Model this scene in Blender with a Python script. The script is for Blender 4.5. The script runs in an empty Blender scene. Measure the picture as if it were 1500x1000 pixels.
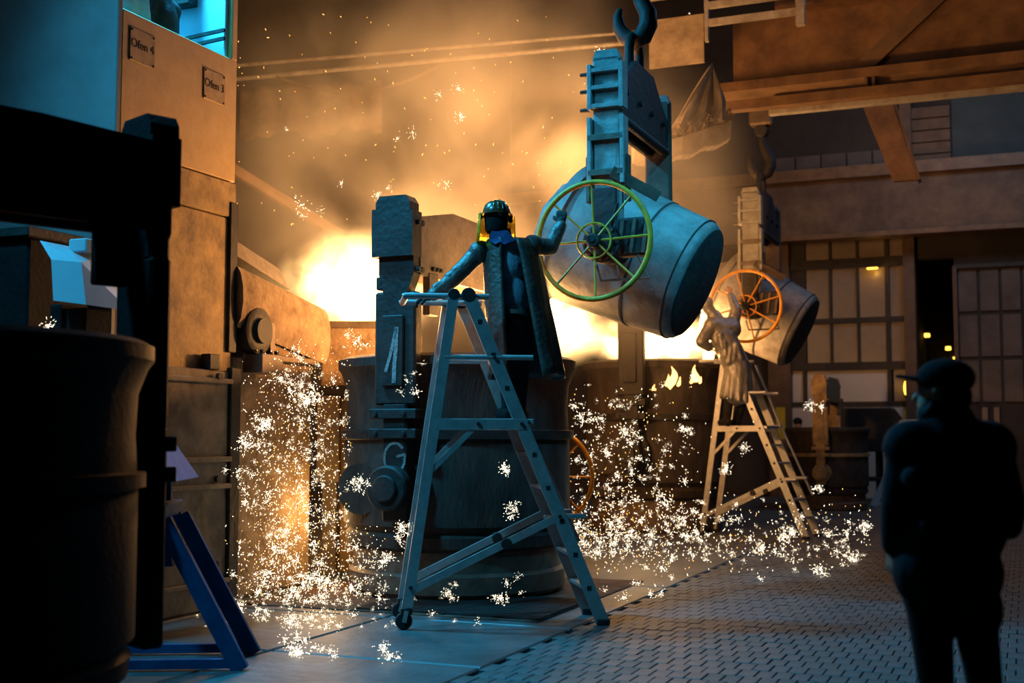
import bpy, math, random
from mathutils import Vector, Matrix, noise
random.seed(7)
R = math.radians
SC = bpy.context.scene
COL = SC.collection

# ------------------------------------------------------------------ camera
F_PX, PITCH, EYE = 1800.0, math.atan(135 / 1800.0), 1.55
cd = bpy.data.cameras.new('camera'); cam = bpy.data.objects.new('camera', cd); COL.objects.link(cam)
cd.sensor_width = 36.0; cd.lens = 36.0 * F_PX / 1500.0
cd.clip_end = 200
cam.location = (0, 0, EYE); cam.rotation_euler = (R(90) + PITCH, 0, 0)
cd.dof.use_dof = True; cd.dof.focus_distance = 10.8; cd.dof.aperture_fstop = 1.5
SC.camera = cam

# ------------------------------------------------------------------ world, exposure
w = bpy.data.worlds.new('world'); SC.world = w; w.use_nodes = True
w.node_tree.nodes['Background'].inputs[0].default_value = (0.10, 0.16, 0.24, 1)
w.node_tree.nodes['Background'].inputs[1].default_value = 0.012
SC.view_settings.view_transform = 'Standard'; SC.view_settings.look = 'None'
SC.view_settings.exposure = 0.0; SC.view_settings.gamma = 1.0; SC.view_settings.use_curve_mapping = False
SC.cycles.use_denoising = True
SC.cycles.volume_bounces = 1
SC.cycles.max_bounces = 6
SC.cycles.volume_step_rate = 1.0

HALL = R(-22.6)                                  # the hall's long axis against the view
ex = Vector((math.cos(HALL), math.sin(HALL), 0)); ey = Vector((-math.sin(HALL), math.cos(HALL), 0))

def at(px, py, Y):
    """point of the place that the photograph shows at px, py, when it stands Y metres deep"""
    a = (px - 750) / F_PX; b = (500 - py) / F_PX
    y = math.cos(PITCH) - b * math.sin(PITCH); z = math.sin(PITCH) + b * math.cos(PITCH)
    s = Y / y
    return Vector((a * s, Y, EYE + z * s))
def ground(px, py):
    a = (px - 750) / F_PX; b = (500 - py) / F_PX
    y = math.cos(PITCH) - b * math.sin(PITCH); z = math.sin(PITCH) + b * math.cos(PITCH)
    s = -EYE / z
    return Vector((a * s, y * s, 0))

# ------------------------------------------------------------------ lights
def light(name, kind, loc, energy, color, target=None, size=1.0, spot=None, blend=0.5):
    l = bpy.data.lights.new(name, kind); l.energy = energy; l.color = color
    o = bpy.data.objects.new(name, l); COL.objects.link(o); o.location = loc
    if kind == 'AREA': l.size = size
    elif kind in ('POINT', 'SPOT'): l.shadow_soft_size = size
    if kind == 'SPOT': l.spot_size = R(spot); l.spot_blend = blend
    if target is not None:
        o.rotation_euler = (Vector(target) - Vector(loc)).to_track_quat('-Z', 'Y').to_euler()
    return o
FIRE = (1.0, 0.45, 0.14)
BLUE = (0.045, 0.47, 0.80)
light('hall_lamp_high', 'SPOT', (-5.3, 6.2, 9.0), 3200, BLUE, (-0.6, 9.4, 0.8), 0.35, 60, 0.8)
light('hall_lamp_side', 'SPOT', (3.4, 6.4, 8.5), 2600, BLUE, (2.0, 11.2, 3.5), 0.3, 32, 0.9)
light('hall_lamp_corner', 'SPOT', (-7.0, 5.0, 8.0), 190, (0.14, 0.46, 0.70), (-4.4, 10.0, 4.0), 0.3, 60, 0.7)
light('fill_light_floor', 'AREA', (7.5, 18.0, 9.5), 150, (0.24, 0.46, 0.80), (4.0, 12.0, 0.0), 2.5)  # added fill that tints the right floor, no fixture behind it
light('fill_light_wall', 'AREA', (9.0, 23.0, 9.5), 140, (0.50, 0.62, 0.85), (8.5, 29.5, 3.5), 2.0)  # added fill that cools the far wall and its windows
light('fire_light_furnace', 'POINT', (-1.75, 14.05, 2.98), 720, FIRE, None, 0.2)
light('fire_light_marked_ladle', 'POINT', (-0.35, 12.55, 2.50), 450, FIRE, None, 0.2)
light('fire_light_far_ladle', 'POINT', (2.4, 20.3, 2.95), 520, FIRE, None, 0.2)
light('fill_light_plume', 'POINT', (-1.3, 15.5, 4.2), 230, FIRE, None, 0.8)  # added inside the smoke to brighten it, no source stands there
light('fill_light_plume_high', 'POINT', (0.3, 16.2, 5.4), 500, FIRE, None, 0.8)  # second added light, spreads brightness through the upper smoke
light('spark_light', 'POINT', tuple(at(488, 750, 12.5)), 45, (1.0, 0.55, 0.18), None, 0.3)
light('spark_light_far', 'POINT', tuple(at(930, 700, 15.8)), 22, (1.0, 0.55, 0.18), None, 0.3)

# ------------------------------------------------------------------ materials
MATS = {}
def mk(name, col, rough=0.6, metal=0.0, col2=None, scale=6.0, bump=0.15, detail=8.0, lo=0.35, hi=0.65, spec=0.5, coat=0.0, stretch=None):
    m = bpy.data.materials.new(name); m.use_nodes = True; MATS[name] = m
    nt = m.node_tree; b = nt.nodes['Principled BSDF']; L = nt.links
    b.inputs['Roughness'].default_value = rough; b.inputs['Metallic'].default_value = metal
    b.inputs['Specular IOR Level'].default_value = spec; b.inputs['Coat Weight'].default_value = coat
    if col2 is None: col2 = tuple(c * 0.55 for c in col)
    tc = nt.nodes.new('ShaderNodeTexCoord'); mp = nt.nodes.new('ShaderNodeMapping')
    if stretch: mp.inputs['Scale'].default_value = stretch
    L.new(tc.outputs['Object'], mp.inputs['Vector'])
    n = nt.nodes.new('ShaderNodeTexNoise'); n.inputs['Scale'].default_value = scale; n.inputs['Detail'].default_value = detail
    n.inputs['Roughness'].default_value = 0.65
    L.new(mp.outputs[0], n.inputs['Vector'])
    cr = nt.nodes.new('ShaderNodeValToRGB'); cr.color_ramp.elements[0].position = lo; cr.color_ramp.elements[1].position = hi
    cr.color_ramp.elements[0].color = (*col2, 1); cr.color_ramp.elements[1].color = (*col, 1)
    L.new(n.outputs['Fac'], cr.inputs[0]); L.new(cr.outputs[0], b.inputs['Base Color'])
    if bump:
        bp = nt.nodes.new('ShaderNodeBump'); bp.inputs['Strength'].default_value = bump; bp.inputs['Distance'].default_value = 0.02
        n2 = nt.nodes.new('ShaderNodeTexNoise'); n2.inputs['Scale'].default_value = scale * 5; n2.inputs['Detail'].default_value = 6
        L.new(mp.outputs[0], n2.inputs['Vector'])
        L.new(n2.outputs['Fac'], bp.inputs['Height']); L.new(bp.outputs[0], b.inputs['Normal'])
    return m
def emit(name, col, strength):
    m = bpy.data.materials.new(name); m.use_nodes = True; MATS[name] = m
    nt = m.node_tree; nt.nodes.clear()
    e = nt.nodes.new('ShaderNodeEmission'); e.inputs[0].default_value = (*col, 1); e.inputs[1].default_value = strength
    o = nt.nodes.new('ShaderNodeOutputMaterial'); nt.links.new(e.outputs[0], o.inputs[0])
    return m
mk('yellow_steel', (0.64, 0.42, 0.19), 0.55, 0.0, (0.54, 0.34, 0.14), 5, 0.12)
mk('dirty_yellow_firelit', (0.48, 0.31, 0.13), 0.75, 0.0, (0.20, 0.13, 0.07), 4, 0.4)  # dirty paint; on the idle ladle's arms, firelight put into the colour
mk('dirty_steel', (0.30, 0.23, 0.16), 0.7, 0.2, (0.12, 0.09, 0.07), 3, 0.4)
mk('teal_panel', (0.20, 0.21, 0.215), 0.6, 0.0, (0.15, 0.16, 0.165), 2, 0.08)
mk('cabin_paint', (0.50, 0.62, 0.68), 0.35, 0.0, (0.36, 0.48, 0.56), 1.2, 0.03)
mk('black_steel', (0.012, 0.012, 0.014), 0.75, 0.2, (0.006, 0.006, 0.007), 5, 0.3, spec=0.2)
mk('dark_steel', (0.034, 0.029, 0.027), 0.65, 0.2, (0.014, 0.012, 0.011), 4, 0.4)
mk('ladle_shell', (0.060, 0.044, 0.036), 0.75, 0.1, (0.022, 0.016, 0.013), 7, 0.6, stretch=(1, 1, 0.35))
mk('ladle_pale', (0.36, 0.34, 0.32), 0.62, 0.1, (0.20, 0.18, 0.17), 3.2, 0.35, lo=0.38, hi=0.58)
mk('ladle_dark', (0.06, 0.06, 0.06), 0.8, 0.1, (0.03, 0.03, 0.03), 4, 0.4)
mk('bail_steel', (0.33, 0.33, 0.32), 0.6, 0.2, (0.22, 0.21, 0.20), 9, 0.3)
mk('brown_steel', (0.16, 0.115, 0.085), 0.6, 0.3, (0.085, 0.06, 0.045), 6, 0.3)
mk('aluminium', (0.46, 0.46, 0.45), 0.45, 0.45, (0.34, 0.335, 0.33), 12, 0.08)
mk('rubber', (0.015, 0.015, 0.015), 0.8)
mk('wheel_yellow', (0.85, 0.36, 0.015), 0.5, 0.0, (0.55, 0.22, 0.01), 10, 0.15)
mk('crane_orange', (0.24, 0.13, 0.06), 0.55, 0.0, (0.12, 0.062, 0.03), 3, 0.15)
mk('crane_brown', (0.20, 0.12, 0.07), 0.7, 0.0, (0.10, 0.06, 0.04), 2, 0.2)
mk('rail_pale', (0.50, 0.48, 0.46), 0.5, 0.2, (0.30, 0.24, 0.20), 5, 0.2)
mk('tarp', (0.42, 0.34, 0.26), 0.85, 0.0, (0.22, 0.17, 0.13), 4, 0.4)
mk('slag_wool', (0.55, 0.38, 0.22), 0.95, 0.0, (0.20, 0.12, 0.07), 14, 0.9)
mk('concrete_wall', (0.16, 0.13, 0.115), 0.9, 0.0, (0.10, 0.08, 0.07), 1.5, 0.2)
mk('dark_wall', (0.060, 0.050, 0.045), 0.9, 0.0, (0.035, 0.03, 0.028), 1.0, 0.2)
mk('pane_frosted', (0.27, 0.20, 0.155), 0.35, 0.0, (0.21, 0.155, 0.12), 2, 0.1)
mk('pale_board', (0.78, 0.70, 0.62), 0.8, 0.0, (0.68, 0.60, 0.53), 1.2, 0.1)
mk('mullion', (0.05, 0.042, 0.038), 0.6, 0.2)
mk('floor_concrete', (0.13, 0.13, 0.13), 0.55, 0.0, (0.07, 0.07, 0.07), 1.6, 0.35)
mk('floor_plate', (0.12, 0.125, 0.13), 0.5, 0.1, (0.06, 0.063, 0.066), 2.2, 0.35)
mk('paver', (0.105, 0.105, 0.11), 0.6, 0.0, (0.065, 0.065, 0.067), 2.2, 0.4)
mk('paver_worn', (0.10, 0.098, 0.096), 0.65, 0.0, (0.06, 0.058, 0.056), 2.8, 0.4)
mk('joint_dirt', (0.04, 0.038, 0.036), 0.9)
mk('dark_teal', (0.05, 0.075, 0.08), 0.7, 0.0, (0.035, 0.05, 0.055), 2, 0.1)
mk('curtain_brown', (0.16, 0.11, 0.08), 0.9, 0.0, (0.08, 0.055, 0.04), 4, 0.4)
mk('rust_floor', (0.14, 0.07, 0.045), 0.9, 0.0, (0.05, 0.028, 0.02), 3, 0.6)
mk('leather_coat', (0.12, 0.095, 0.08), 0.42, 0.0, (0.045, 0.040, 0.038), 6, 0.5, spec=0.6)
mk('silver_coat', (0.34, 0.32, 0.30), 0.36, 0.45, (0.16, 0.15, 0.14), 6, 0.6, spec=0.6)
mk('coat_lining', (0.13, 0.10, 0.08), 0.85, 0.0, (0.07, 0.055, 0.045), 7, 0.3)
mk('work_shirt', (0.24, 0.38, 0.48), 0.85, 0.0, (0.16, 0.27, 0.36), 12, 0.3)
mk('blue_collar', (0.03, 0.07, 0.20), 0.85, 0.0, (0.02, 0.045, 0.13), 12, 0.3)
mk('black_cloth', (0.018, 0.018, 0.020), 0.9, 0.0, (0.010, 0.010, 0.011), 14, 0.3, spec=0.2)
mk('navy_cloth', (0.020, 0.026, 0.034), 0.9, 0.0, (0.012, 0.015, 0.02), 14, 0.3, spec=0.2)
mk('pale_cloth', (0.60, 0.62, 0.64), 0.85, 0.0, (0.42, 0.44, 0.46), 8, 0.3)
mk('plaid_cloth', (0.05, 0.035, 0.03), 0.9, 0.0, (0.02, 0.015, 0.015), 18, 0.3)
mk('skin', (0.52, 0.30, 0.20), 0.55, 0.0, (0.45, 0.25, 0.16), 8, 0.1)
mk('hair', (0.02, 0.016, 0.012), 0.8)
mk('helmet_brown', (0.13, 0.07, 0.035), 0.25, 0.0, (0.08, 0.045, 0.022), 8, 0.08, coat=0.4)
mk('glove', (0.022, 0.02, 0.02), 0.85, 0.0)
mk('trestle_blue', (0.012, 0.11, 0.26), 0.8, 0.0, (0.008, 0.07, 0.18), 5, 0.1, spec=0.1)
mk('beam_firelit', (0.30, 0.21, 0.14), 0.65, 0.1, (0.18, 0.12, 0.08), 6, 0.3)  # bail beams in a lighter warm tone, firelight put into the colour
mk('sign_yellow', (0.75, 0.55, 0.03), 0.6, 0.0, (0.60, 0.42, 0.02), 6, 0.05)
mk('plate_brass', (0.50, 0.33, 0.15), 0.55, 0.0, (0.38, 0.24, 0.10), 12, 0.1)
mk('ink', (0.05, 0.035, 0.02), 0.8, 0.0, bump=0)
mk('chalk', (0.34, 0.34, 0.34), 0.95, 0.0, (0.12, 0.12, 0.12), 60, 0.0, lo=0.40, hi=0.52)
mk('refractory', (0.34, 0.24, 0.15), 0.95, 0.0, (0.16, 0.10, 0.06), 5, 0.8)
emit('molten', (1.0, 0.60, 0.20), 10.0)
emit('spark_white', (1.0, 0.84, 0.60), 6.0)
emit('spark_gold', (1.0, 0.52, 0.12), 5.0)
emit('ember', (1.0, 0.20, 0.05), 1.6)
emit('lamp_amber', (1.0, 0.55, 0.06), 4.0)
for k in ('spark_white', 'spark_gold', 'ember'): MATS[k].cycles.emission_sampling = 'NONE'
vis = bpy.data.materials.new('visor_yellow'); vis.use_nodes = True; MATS['visor_yellow'] = vis
_b = vis.node_tree.nodes['Principled BSDF']; _b.inputs['Base Color'].default_value = (0.72, 0.55, 0.06, 1); _b.inputs['Roughness'].default_value = 0.2
_b.inputs['Transmission Weight'].default_value = 0.75; _b.inputs['IOR'].default_value = 1.1

# ------------------------------------------------------------------ mesh helpers
class G:
    def __init__(s): s.v = []; s.f = []; s.M = Matrix.Identity(4)
    def add(s, vs, fs):
        k = len(s.v); s.v += [tuple(s.M @ Vector(p)) for p in vs]; s.f += [tuple(i + k for i in f) for f in fs]; return s
    def box(s, x0, x1, y0, y1, z0, z1):
        v = [(x, y, z) for z in (z0, z1) for y in (y0, y1) for x in (x0, x1)]
        return s.add(v, [(0, 2, 3, 1), (4, 5, 7, 6), (0, 1, 5, 4), (2, 6, 7, 3), (0, 4, 6, 2), (1, 3, 7, 5)])
    def bbox(s, x0, x1, y0, y1, z0, z1, b=0.01):
        """box with chamfered edges"""
        import bmesh
        bm = bmesh.new(); bmesh.ops.create_cube(bm, size=1)
        for v in bm.verts:
            v.co = ((x0 + x1) / 2 + v.co.x * (x1 - x0), (y0 + y1) / 2 + v.co.y * (y1 - y0), (z0 + z1) / 2 + v.co.z * (z1 - z0))
        bmesh.ops.bevel(bm, geom=bm.edges[:], offset=b, segments=1, affect='EDGES')
        bm.verts.index_update()
        s.add([v.co[:] for v in bm.verts], [[v.index for v in f.verts] for f in bm.faces]); bm.free(); return s
    def bar(s, p0, p1, wd, th, up=(0, 1, 0)):
        """bar of section wd x th; th lies along up"""
        p0, p1, up = Vector(p0), Vector(p1), Vector(up); d = (p1 - p0).normalized()
        a = d.cross(up).normalized() * wd / 2; u = a.cross(d).normalized() * th / 2
        v = [p + i * a + j * u for p in (p0, p1) for i, j in ((-1, -1), (1, -1), (1, 1), (-1, 1))]
        return s.add(v, [(0, 1, 2, 3), (7, 6, 5, 4), (0, 4, 5, 1), (1, 5, 6, 2), (2, 6, 7, 3), (3, 7, 4, 0)])
    def prism(s, poly, axis, t0, t1):
        """polygon (two coords) extruded along axis x / y / z"""
        def p(a, b, t): return {'x': (t, a, b), 'y': (a, t, b), 'z': (a, b, t)}[axis]
        n = len(poly); v = [p(a, b, t) for t in (t0, t1) for a, b in poly]
        return s.add(v, [tuple(range(n))[::-1], tuple(range(n, 2 * n))] + [(i, (i + 1) % n, (i + 1) % n + n, i + n) for i in range(n)])
    def tube(s, path, r, n=8, closed=False, cap=True):
        path = [Vector(p) for p in path]; m = len(path); rs = r if isinstance(r, (list, tuple)) else [r] * m
        rings = []; nrm = None
        for i, p in enumerate(path):
            if closed: t = path[(i + 1) % m] - path[i - 1]
            else: t = path[min(i + 1, m - 1)] - path[max(i - 1, 0)]
            t.normalize()
            if nrm is None: nrm = t.orthogonal().normalized()
            nrm = (nrm - t * nrm.dot(t)).normalized(); b = t.cross(nrm)
            rings.append([p + (nrm * math.cos(2 * math.pi * k / n) + b * math.sin(2 * math.pi * k / n)) * rs[i] for k in range(n)])
        v = [q for ring in rings for q in ring]; f = []
        for i in range(m if closed else m - 1):
            j = (i + 1) % m
            f += [(i * n + k, i * n + (k + 1) % n, j * n + (k + 1) % n, j * n + k) for k in range(n)]
        if cap and not closed: f += [tuple(range(n))[::-1], tuple(range((m - 1) * n, m * n))]
        return s.add(v, f)
    def lathe(s, prof, n=32, axis='z', c=(0, 0, 0)):
        v = []; f = []
        for r, h in prof:
            for k in range(n):
                a = 2 * math.pi * k / n; x, y = r * math.cos(a), r * math.sin(a)
                q = {'z': (x, y, h), 'y': (x, h, y), 'x': (h, x, y)}[axis]
                v.append((q[0] + c[0], q[1] + c[1], q[2] + c[2]))
        for i in range(len(prof) - 1):
            f += [(i * n + k, i * n + (k + 1) % n, (i + 1) * n + (k + 1) % n, (i + 1) * n + k) for k in range(n)]
        return s.add(v, f)
    def disc(s, r, y0, y1, c=(0, 0), n=20, b=0.01):
        """round boss standing along y at x, z"""
        lo, hi = min(y0, y1), max(y0, y1)
        return s.lathe([(0.0001, lo), (r - b, lo), (r, lo + b), (r, hi - b), (r - b, hi), (0.0001, hi)], n, 'y', (c[0], 0, c[1]))
    def ball(s, c, r, n=12, m=8):
        c = Vector(c); r = Vector(r) if hasattr(r, '__len__') else Vector((r, r, r)); v = []; f = []
        for i in range(m + 1):
            t = math.pi * i / m
            for k in range(n):
                a = 2 * math.pi * k / n
                v.append(c + Vector((r.x * math.sin(t) * math.cos(a), r.y * math.sin(t) * math.sin(a), r.z * math.cos(t))))
        for i in range(m): f += [(i * n + k, (i + 1) * n + k, (i + 1) * n + (k + 1) % n, i * n + (k + 1) % n) for k in range(n)]
        return s.add(v, f)
    def mesh(s, name, m, smooth=None):
        me = bpy.data.meshes.new(name); me.from_pydata(s.v, [], s.f); me.update()
        me.materials.append(MATS[m] if isinstance(m, str) else m)
        if smooth is not None:
            me.polygons.foreach_set('use_smooth', [True] * len(me.polygons))
            try: me.set_sharp_from_angle(angle=R(smooth))
            except Exception: pass
        return me
    def build(s, name, m, parent=None, smooth=None):
        return put(name, s.mesh(name, m, smooth), parent)
def put(name, me, parent=None):
    o = bpy.data.objects.new(name, me); COL.objects.link(o)
    if parent is not None: o.parent = parent
    return o
def tag(o, label=None, cat=None, group=None, kind=None):
    if label: o['label'] = label
    if cat: o['category'] = cat
    if group: o['group'] = group
    if kind: o['kind'] = kind
    return o
def thing(name, label, cat, loc=(0, 0, 0), rz=0.0, group=None, scale=None, kind=None):
    o = bpy.data.objects.new(name, None); COL.objects.link(o); o.location = loc; o.rotation_euler = (0, 0, rz)
    o.empty_display_size = 0.2
    if scale: o.scale = scale
    return tag(o, label, cat, group, kind)
def local(root):                                  # world matrix of a thing before the depsgraph ran
    return Matrix.LocRotScale(root.location, root.rotation_euler, root.scale)
def copy_tree(o, parent=None):
    c = o.copy(); COL.objects.link(c); c.parent = parent
    for ch in list(o.children): copy_tree(ch, c)
    return c
def text_mesh(body, size, m, depth=0.002):
    cu = bpy.data.curves.new('lettering', 'FONT'); cu.body = body; cu.size = size; cu.extrude = depth; cu.align_x = 'CENTER'; cu.align_y = 'CENTER'
    o = bpy.data.objects.new('lettering', cu); COL.objects.link(o)
    dg = bpy.context.evaluated_depsgraph_get(); me = bpy.data.meshes.new_from_object(o.evaluated_get(dg))
    bpy.data.objects.remove(o); me.materials.clear(); me.materials.append(MATS[m]); return me
def blob(pieces, voxel, m, smooth_it=4):
    """one continuous surface round tapered capsules ('c', p0, r0, p1, r1) and ellipsoids ('e', centre, radii, rotation)"""
    g = G()
    for p in pieces:
        if p[0] == 'c':
            _, a, ra, b, rb = p; a, b = Vector(a), Vector(b)
            pts, rs = [], []; d = b - a; L = d.length; d = d / max(L, 1e-6)
            for t in (-0.99, -0.8, -0.45): pts.append(a + d * ra * t); rs.append(ra * math.sqrt(1 - t * t))
            for t in (0, 0.5, 1): pts.append(a.lerp(b, t)); rs.append(ra + (rb - ra) * t)
            for t in (0.45, 0.8, 0.99): pts.append(b + d * rb * t); rs.append(rb * math.sqrt(1 - t * t))
            g.tube(pts, rs, 14)
        else:
            g.M = Matrix.Translation(p[1]) @ (p[3].to_matrix().to_4x4() if len(p) > 3 and p[3] is not None else Matrix.Identity(4))
            g.ball((0, 0, 0), p[2], 18, 12); g.M = Matrix.Identity(4)
    me = g.mesh('blob', m); o = bpy.data.objects.new('blob', me); COL.objects.link(o)
    md = o.modifiers.new('remesh', 'REMESH'); md.mode = 'VOXEL'; md.voxel_size = voxel; md.use_smooth_shade = True
    sm = o.modifiers.new('smooth', 'SMOOTH'); sm.iterations = smooth_it; sm.factor = 0.5
    dg = bpy.context.evaluated_depsgraph_get(); out = bpy.data.meshes.new_from_object(o.evaluated_get(dg))
    bpy.data.objects.remove(o)
    out.materials.clear(); out.materials.append(MATS[m] if isinstance(m, str) else m)
    return out

# ================================================================== STRUCTURE
# ---- floor
fl = G().box(-14, 22, -4, 46, -0.30, -0.035).build('floor', 'joint_dirt'); tag(fl, 'foundry floor of grey pavers and worn concrete slabs', kind='structure')
def hallpt(x, y, z=0): return ex * x + ey * y + Vector((0, 0, z))
def to_hall(p): return (p.x * ex.x + p.y * ex.y, p.x * ey.x + p.y * ey.y)
# concrete around and under everything but the pavers: big slabs with open joints
PAVE_X0 = to_hall(ground(868, 912))[0] - 0.05     # the pavers begin to the right of the front ladder's foot
def slab(x0, x1, y0, y1, m='floor_concrete', z=0.0):
    g = G().bbox(x0, x1, y0, y1, -0.06, z, 0.012)
    o = g.build('floor_slab', m, fl); o.rotation_euler = (0, 0, HALL); return o
ys = [-6, 2.5, 5.2, 7.6, 9.35, 12.2, 15.5, 20, 27, 44]
for i in range(len(ys) - 1):
    xs = [-16, -10.5, -8.4, -6.6, -5.05, PAVE_X0]
    for j in range(len(xs) - 1):
        slab(xs[j] + 0.015, xs[j + 1] - 0.015, ys[i] + 0.015, ys[i + 1] - 0.015, 'floor_plate' if 2 <= i <= 4 else 'floor_concrete')
# pavers: running bond, the largest in view one by one, the rest joined
def project(p):
    q = Vector(p) - Vector((0, 0, EYE))
    d = q.y * math.cos(PITCH) + q.z * math.sin(PITCH); v = -q.y * math.sin(PITCH) + q.z * math.cos(PITCH)
    if d < 0.2: return None
    return 750 + F_PX * q.x / d, 500 - F_PX * v / d, d
PL, PW = 0.115, 0.225
paver_me = [G().bbox(-PL / 2 + 0.0025, PL / 2 - 0.0025, -PW / 2 + 0.0025, PW / 2 - 0.0025, -0.06, 0.0, 0.005).mesh('paver', k) for k in ('paver', 'paver_worn')]
cells = []
ny0, ny1 = 11, 99
for j in range(ny0, ny1):
    for i in range(0, 104):
        x = PAVE_X0 + PL / 2 + i * PL + (PL / 2 if j % 2 else 0); y = j * PW
        p = hallpt(x, y); q = project(p)
        if q is None or not (-60 < q[0] < 1580 and 600 < q[1] < 1060): continue
        cells.append((q[1] > 1004 or q[0] < 0 or q[0] > 1500, q[2], x, y))
cells.sort()
pile = G()
for k, (off, d, x, y) in enumerate(cells):
    dz = random.uniform(-0.003, 0.002)
    if k < 300:
        o = put('paver', paver_me[random.random() < 0.35], fl); o.location = hallpt(x, y, dz)
        o.rotation_euler = (random.uniform(-.006, .006), random.uniform(-.006, .006), HALL)
    else:
        pile.M = Matrix.Translation(hallpt(x, y, dz)) @ Matrix.Rotation(HALL, 4, 'Z') @ Matrix.Rotation(random.uniform(-.006, .006), 4, 'X')
        pile.box(-PL / 2 + .004, PL / 2 - .004, -PW / 2 + .004, PW / 2 - .004, -.06, 0)
pv = pile.build('paver_field', 'paver', fl); tag(pv, kind='stuff')
far = G().box(PAVE_X0, 26, 22.3, 44, -0.06, -0.004).build('floor_far', 'floor_concrete', fl); far.rotation_euler = (0, 0, HALL)
side = G().box(PAVE_X0 + 104 * PL, 26, -6, 22.3, -0.06, -0.004).build('floor_side', 'floor_concrete', fl); side.rotation_euler = (0, 0, HALL)
near = G().box(PAVE_X0, PAVE_X0 + 104 * PL, -6, ny0 * PW - .08, -0.06, -0.004).build('floor_near', 'floor_concrete', fl); near.rotation_euler = (0, 0, HALL)

# ---- far wall (across the hall) in its own frame: local x along the wall, y away
WX = at(1250, 600, 30.0); wall_root = thing('wall_back', None, None, (WX.x, WX.y, 0), HALL, kind='structure')
def wz(py, Y=30.0): return at(1250, py, Y).z
def wx(px):                                         # px on the wall line -> local x
    a = (px - 750) / F_PX
    s = (WX.x - a * WX.y) / (a * ex.y - ex.x); return s
wl = lambda a, b, c, d, z0, z1, n, m: G().box(a, b, c, d, z0, z1).build(n, m, wall_root)
ZB = wz(595); ZT = wz(338)
# masonry around the openings
wl(-40, wx(1150), 0.0, 0.4, 0, 14, 'wall_panel', 'dark_wall')
wl(wx(1150), wx(1345), 0.0, 0.4, ZT, 14, 'wall_panel', 'dark_wall')
wl(wx(1402), 26, 0.0, 0.4, 0, 14, 'wall_panel', 'dark_wall')
wl(wx(1345), wx(1402), 0.0, 0.4, wz(385), 14, 'wall_panel', 'dark_wall')
wl(wx(1150), wx(1328), 0.02, 0.3, 0, ZB, 'wall_panel', 'pale_board')
wl(wx(1328), wx(1345), -0.25, 0.4, 0, 14, 'wall_column', 'crane_brown')
wl(wx(1128), wx(1160), -0.20, 0.4, 0, wz(345), 'wall_column', 'crane_brown')
# window with mullions, its panes one by one
win = thing('window_1', None, None, (0, 0, 0), 0, kind='structure'); win.parent = wall_root
cols = [1160, 1181, 1219, 1259, 1301, 1328]
rows = [342, 382, 390, 466, 472, 532]
def pane(a, b, t, u, m='pane_frosted', y=0.12, n='pane'):
    G().box(wx(a), wx(b), y, y + 0.03, wz(u), wz(t)).build(n, m, win)
for (t, u) in ((344, 378), (391, 465), (473, 530)):
    for k in range(5):
        if k == 0: continue
        pane(cols[k] + 2, cols[k + 1] - 2, t, u)
pane(1160, 1176, 541, 588, 'pale_board', 0.10, 'board'); pane(1181, 1304, 541, 590, 'pale_board', 0.10, 'board'); pane(1309, 1326, 541, 590)
for a, b in ((1176, 1182), (1217, 1221), (1257, 1261), (1300, 1306)):
    G().box(wx(a), wx(b), 0.03, 0.18, ZB if a in (1176, 1300) else wz(536), ZT).build('mullion', 'mullion', win)
for t, u in ((378, 392), (465, 473), (530, 542), (588, 597)):
    G().box(wx(1158), wx(1328), 0.02, 0.18, wz(u), wz(t)).build('mullion', 'mullion', win)
G().box(wx(1160), wx(1181), 0.08, 0.2, wz(532), ZT).build('frame', 'mullion', win)
# big sliding doors on the right, panels one by one
dr = thing('door_1', None, None, (0, 0, 0), 0, kind='structure'); dr.parent = wall_root
for a in range(1406, 1590, 32):
    for (t, u) in ((404, 462), (468, 526), (532, 590)):
        G().box(wx(a + 2), wx(a + 29), -0.05, 0.0, wz(u), wz(t)).build('door_panel', 'concrete_wall', dr)
G().box(wx(1402), wx(1590), -0.16, -0.05, wz(402), wz(396)).build('door_rail', 'mullion', dr)
G().box(wx(1400), wx(1406), -0.16, 0.0, 0, wz(398)).build('frame', 'crane_brown', dr)
for a in (1438, 1455):
    G().box(wx(a), wx(a + 8), -0.10, -0.05, wz(630), wz(598)).build('door_window', 'pane_frosted', dr)
# low strip of wall panels above the window and crane runway beam along the wall
for k, px in enumerate(range(1135, 1290, 38)):
    wl(wx(px), wx(px + 36), -0.12, 0.0, wz(262), wz(225), 'wall_block', 'concrete_wall')
G().box(wx(1405), 26, -0.05, 0.0, wz(252), wz(150)).build('wall_panel', 'dark_teal', wall_root)
for k in range(5):
    wl(wx(1310), wx(1402), -0.14, -0.02, wz(185 + 17 * k) , wz(170 + 17 * k), 'wall_slat', 'crane_brown')
# dark room behind the doorway, so that it does not open on nothing
wl(wx(1330), wx(1430), 6.0, 6.2, 0, 8, 'wall_panel', 'dark_wall')
wl(wx(1330), wx(1335), 0.4, 6.0, 0, 8, 'wall_panel', 'dark_wall')
wl(wx(1420), wx(1425), 0.4, 6.0, 0, 8, 'wall_panel', 'dark_wall')
wl(wx(1330), wx(1425), 0.4, 6.0, 8, 8.1, 'wall_panel', 'dark_wall')
# left side wall and roof
lw = G().box(-13.2, -12.9, -6, 44, 0, 14).build('wall_left', 'dark_wall'); lw.rotation_euler = (0, 0, HALL); tag(lw, kind='structure')
rf = G().box(-13.2, 26, -6, 44, 14, 14.2).build('ceiling', 'dark_wall'); rf.rotation_euler = (0, 0, HALL); tag(rf, kind='structure')

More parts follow.
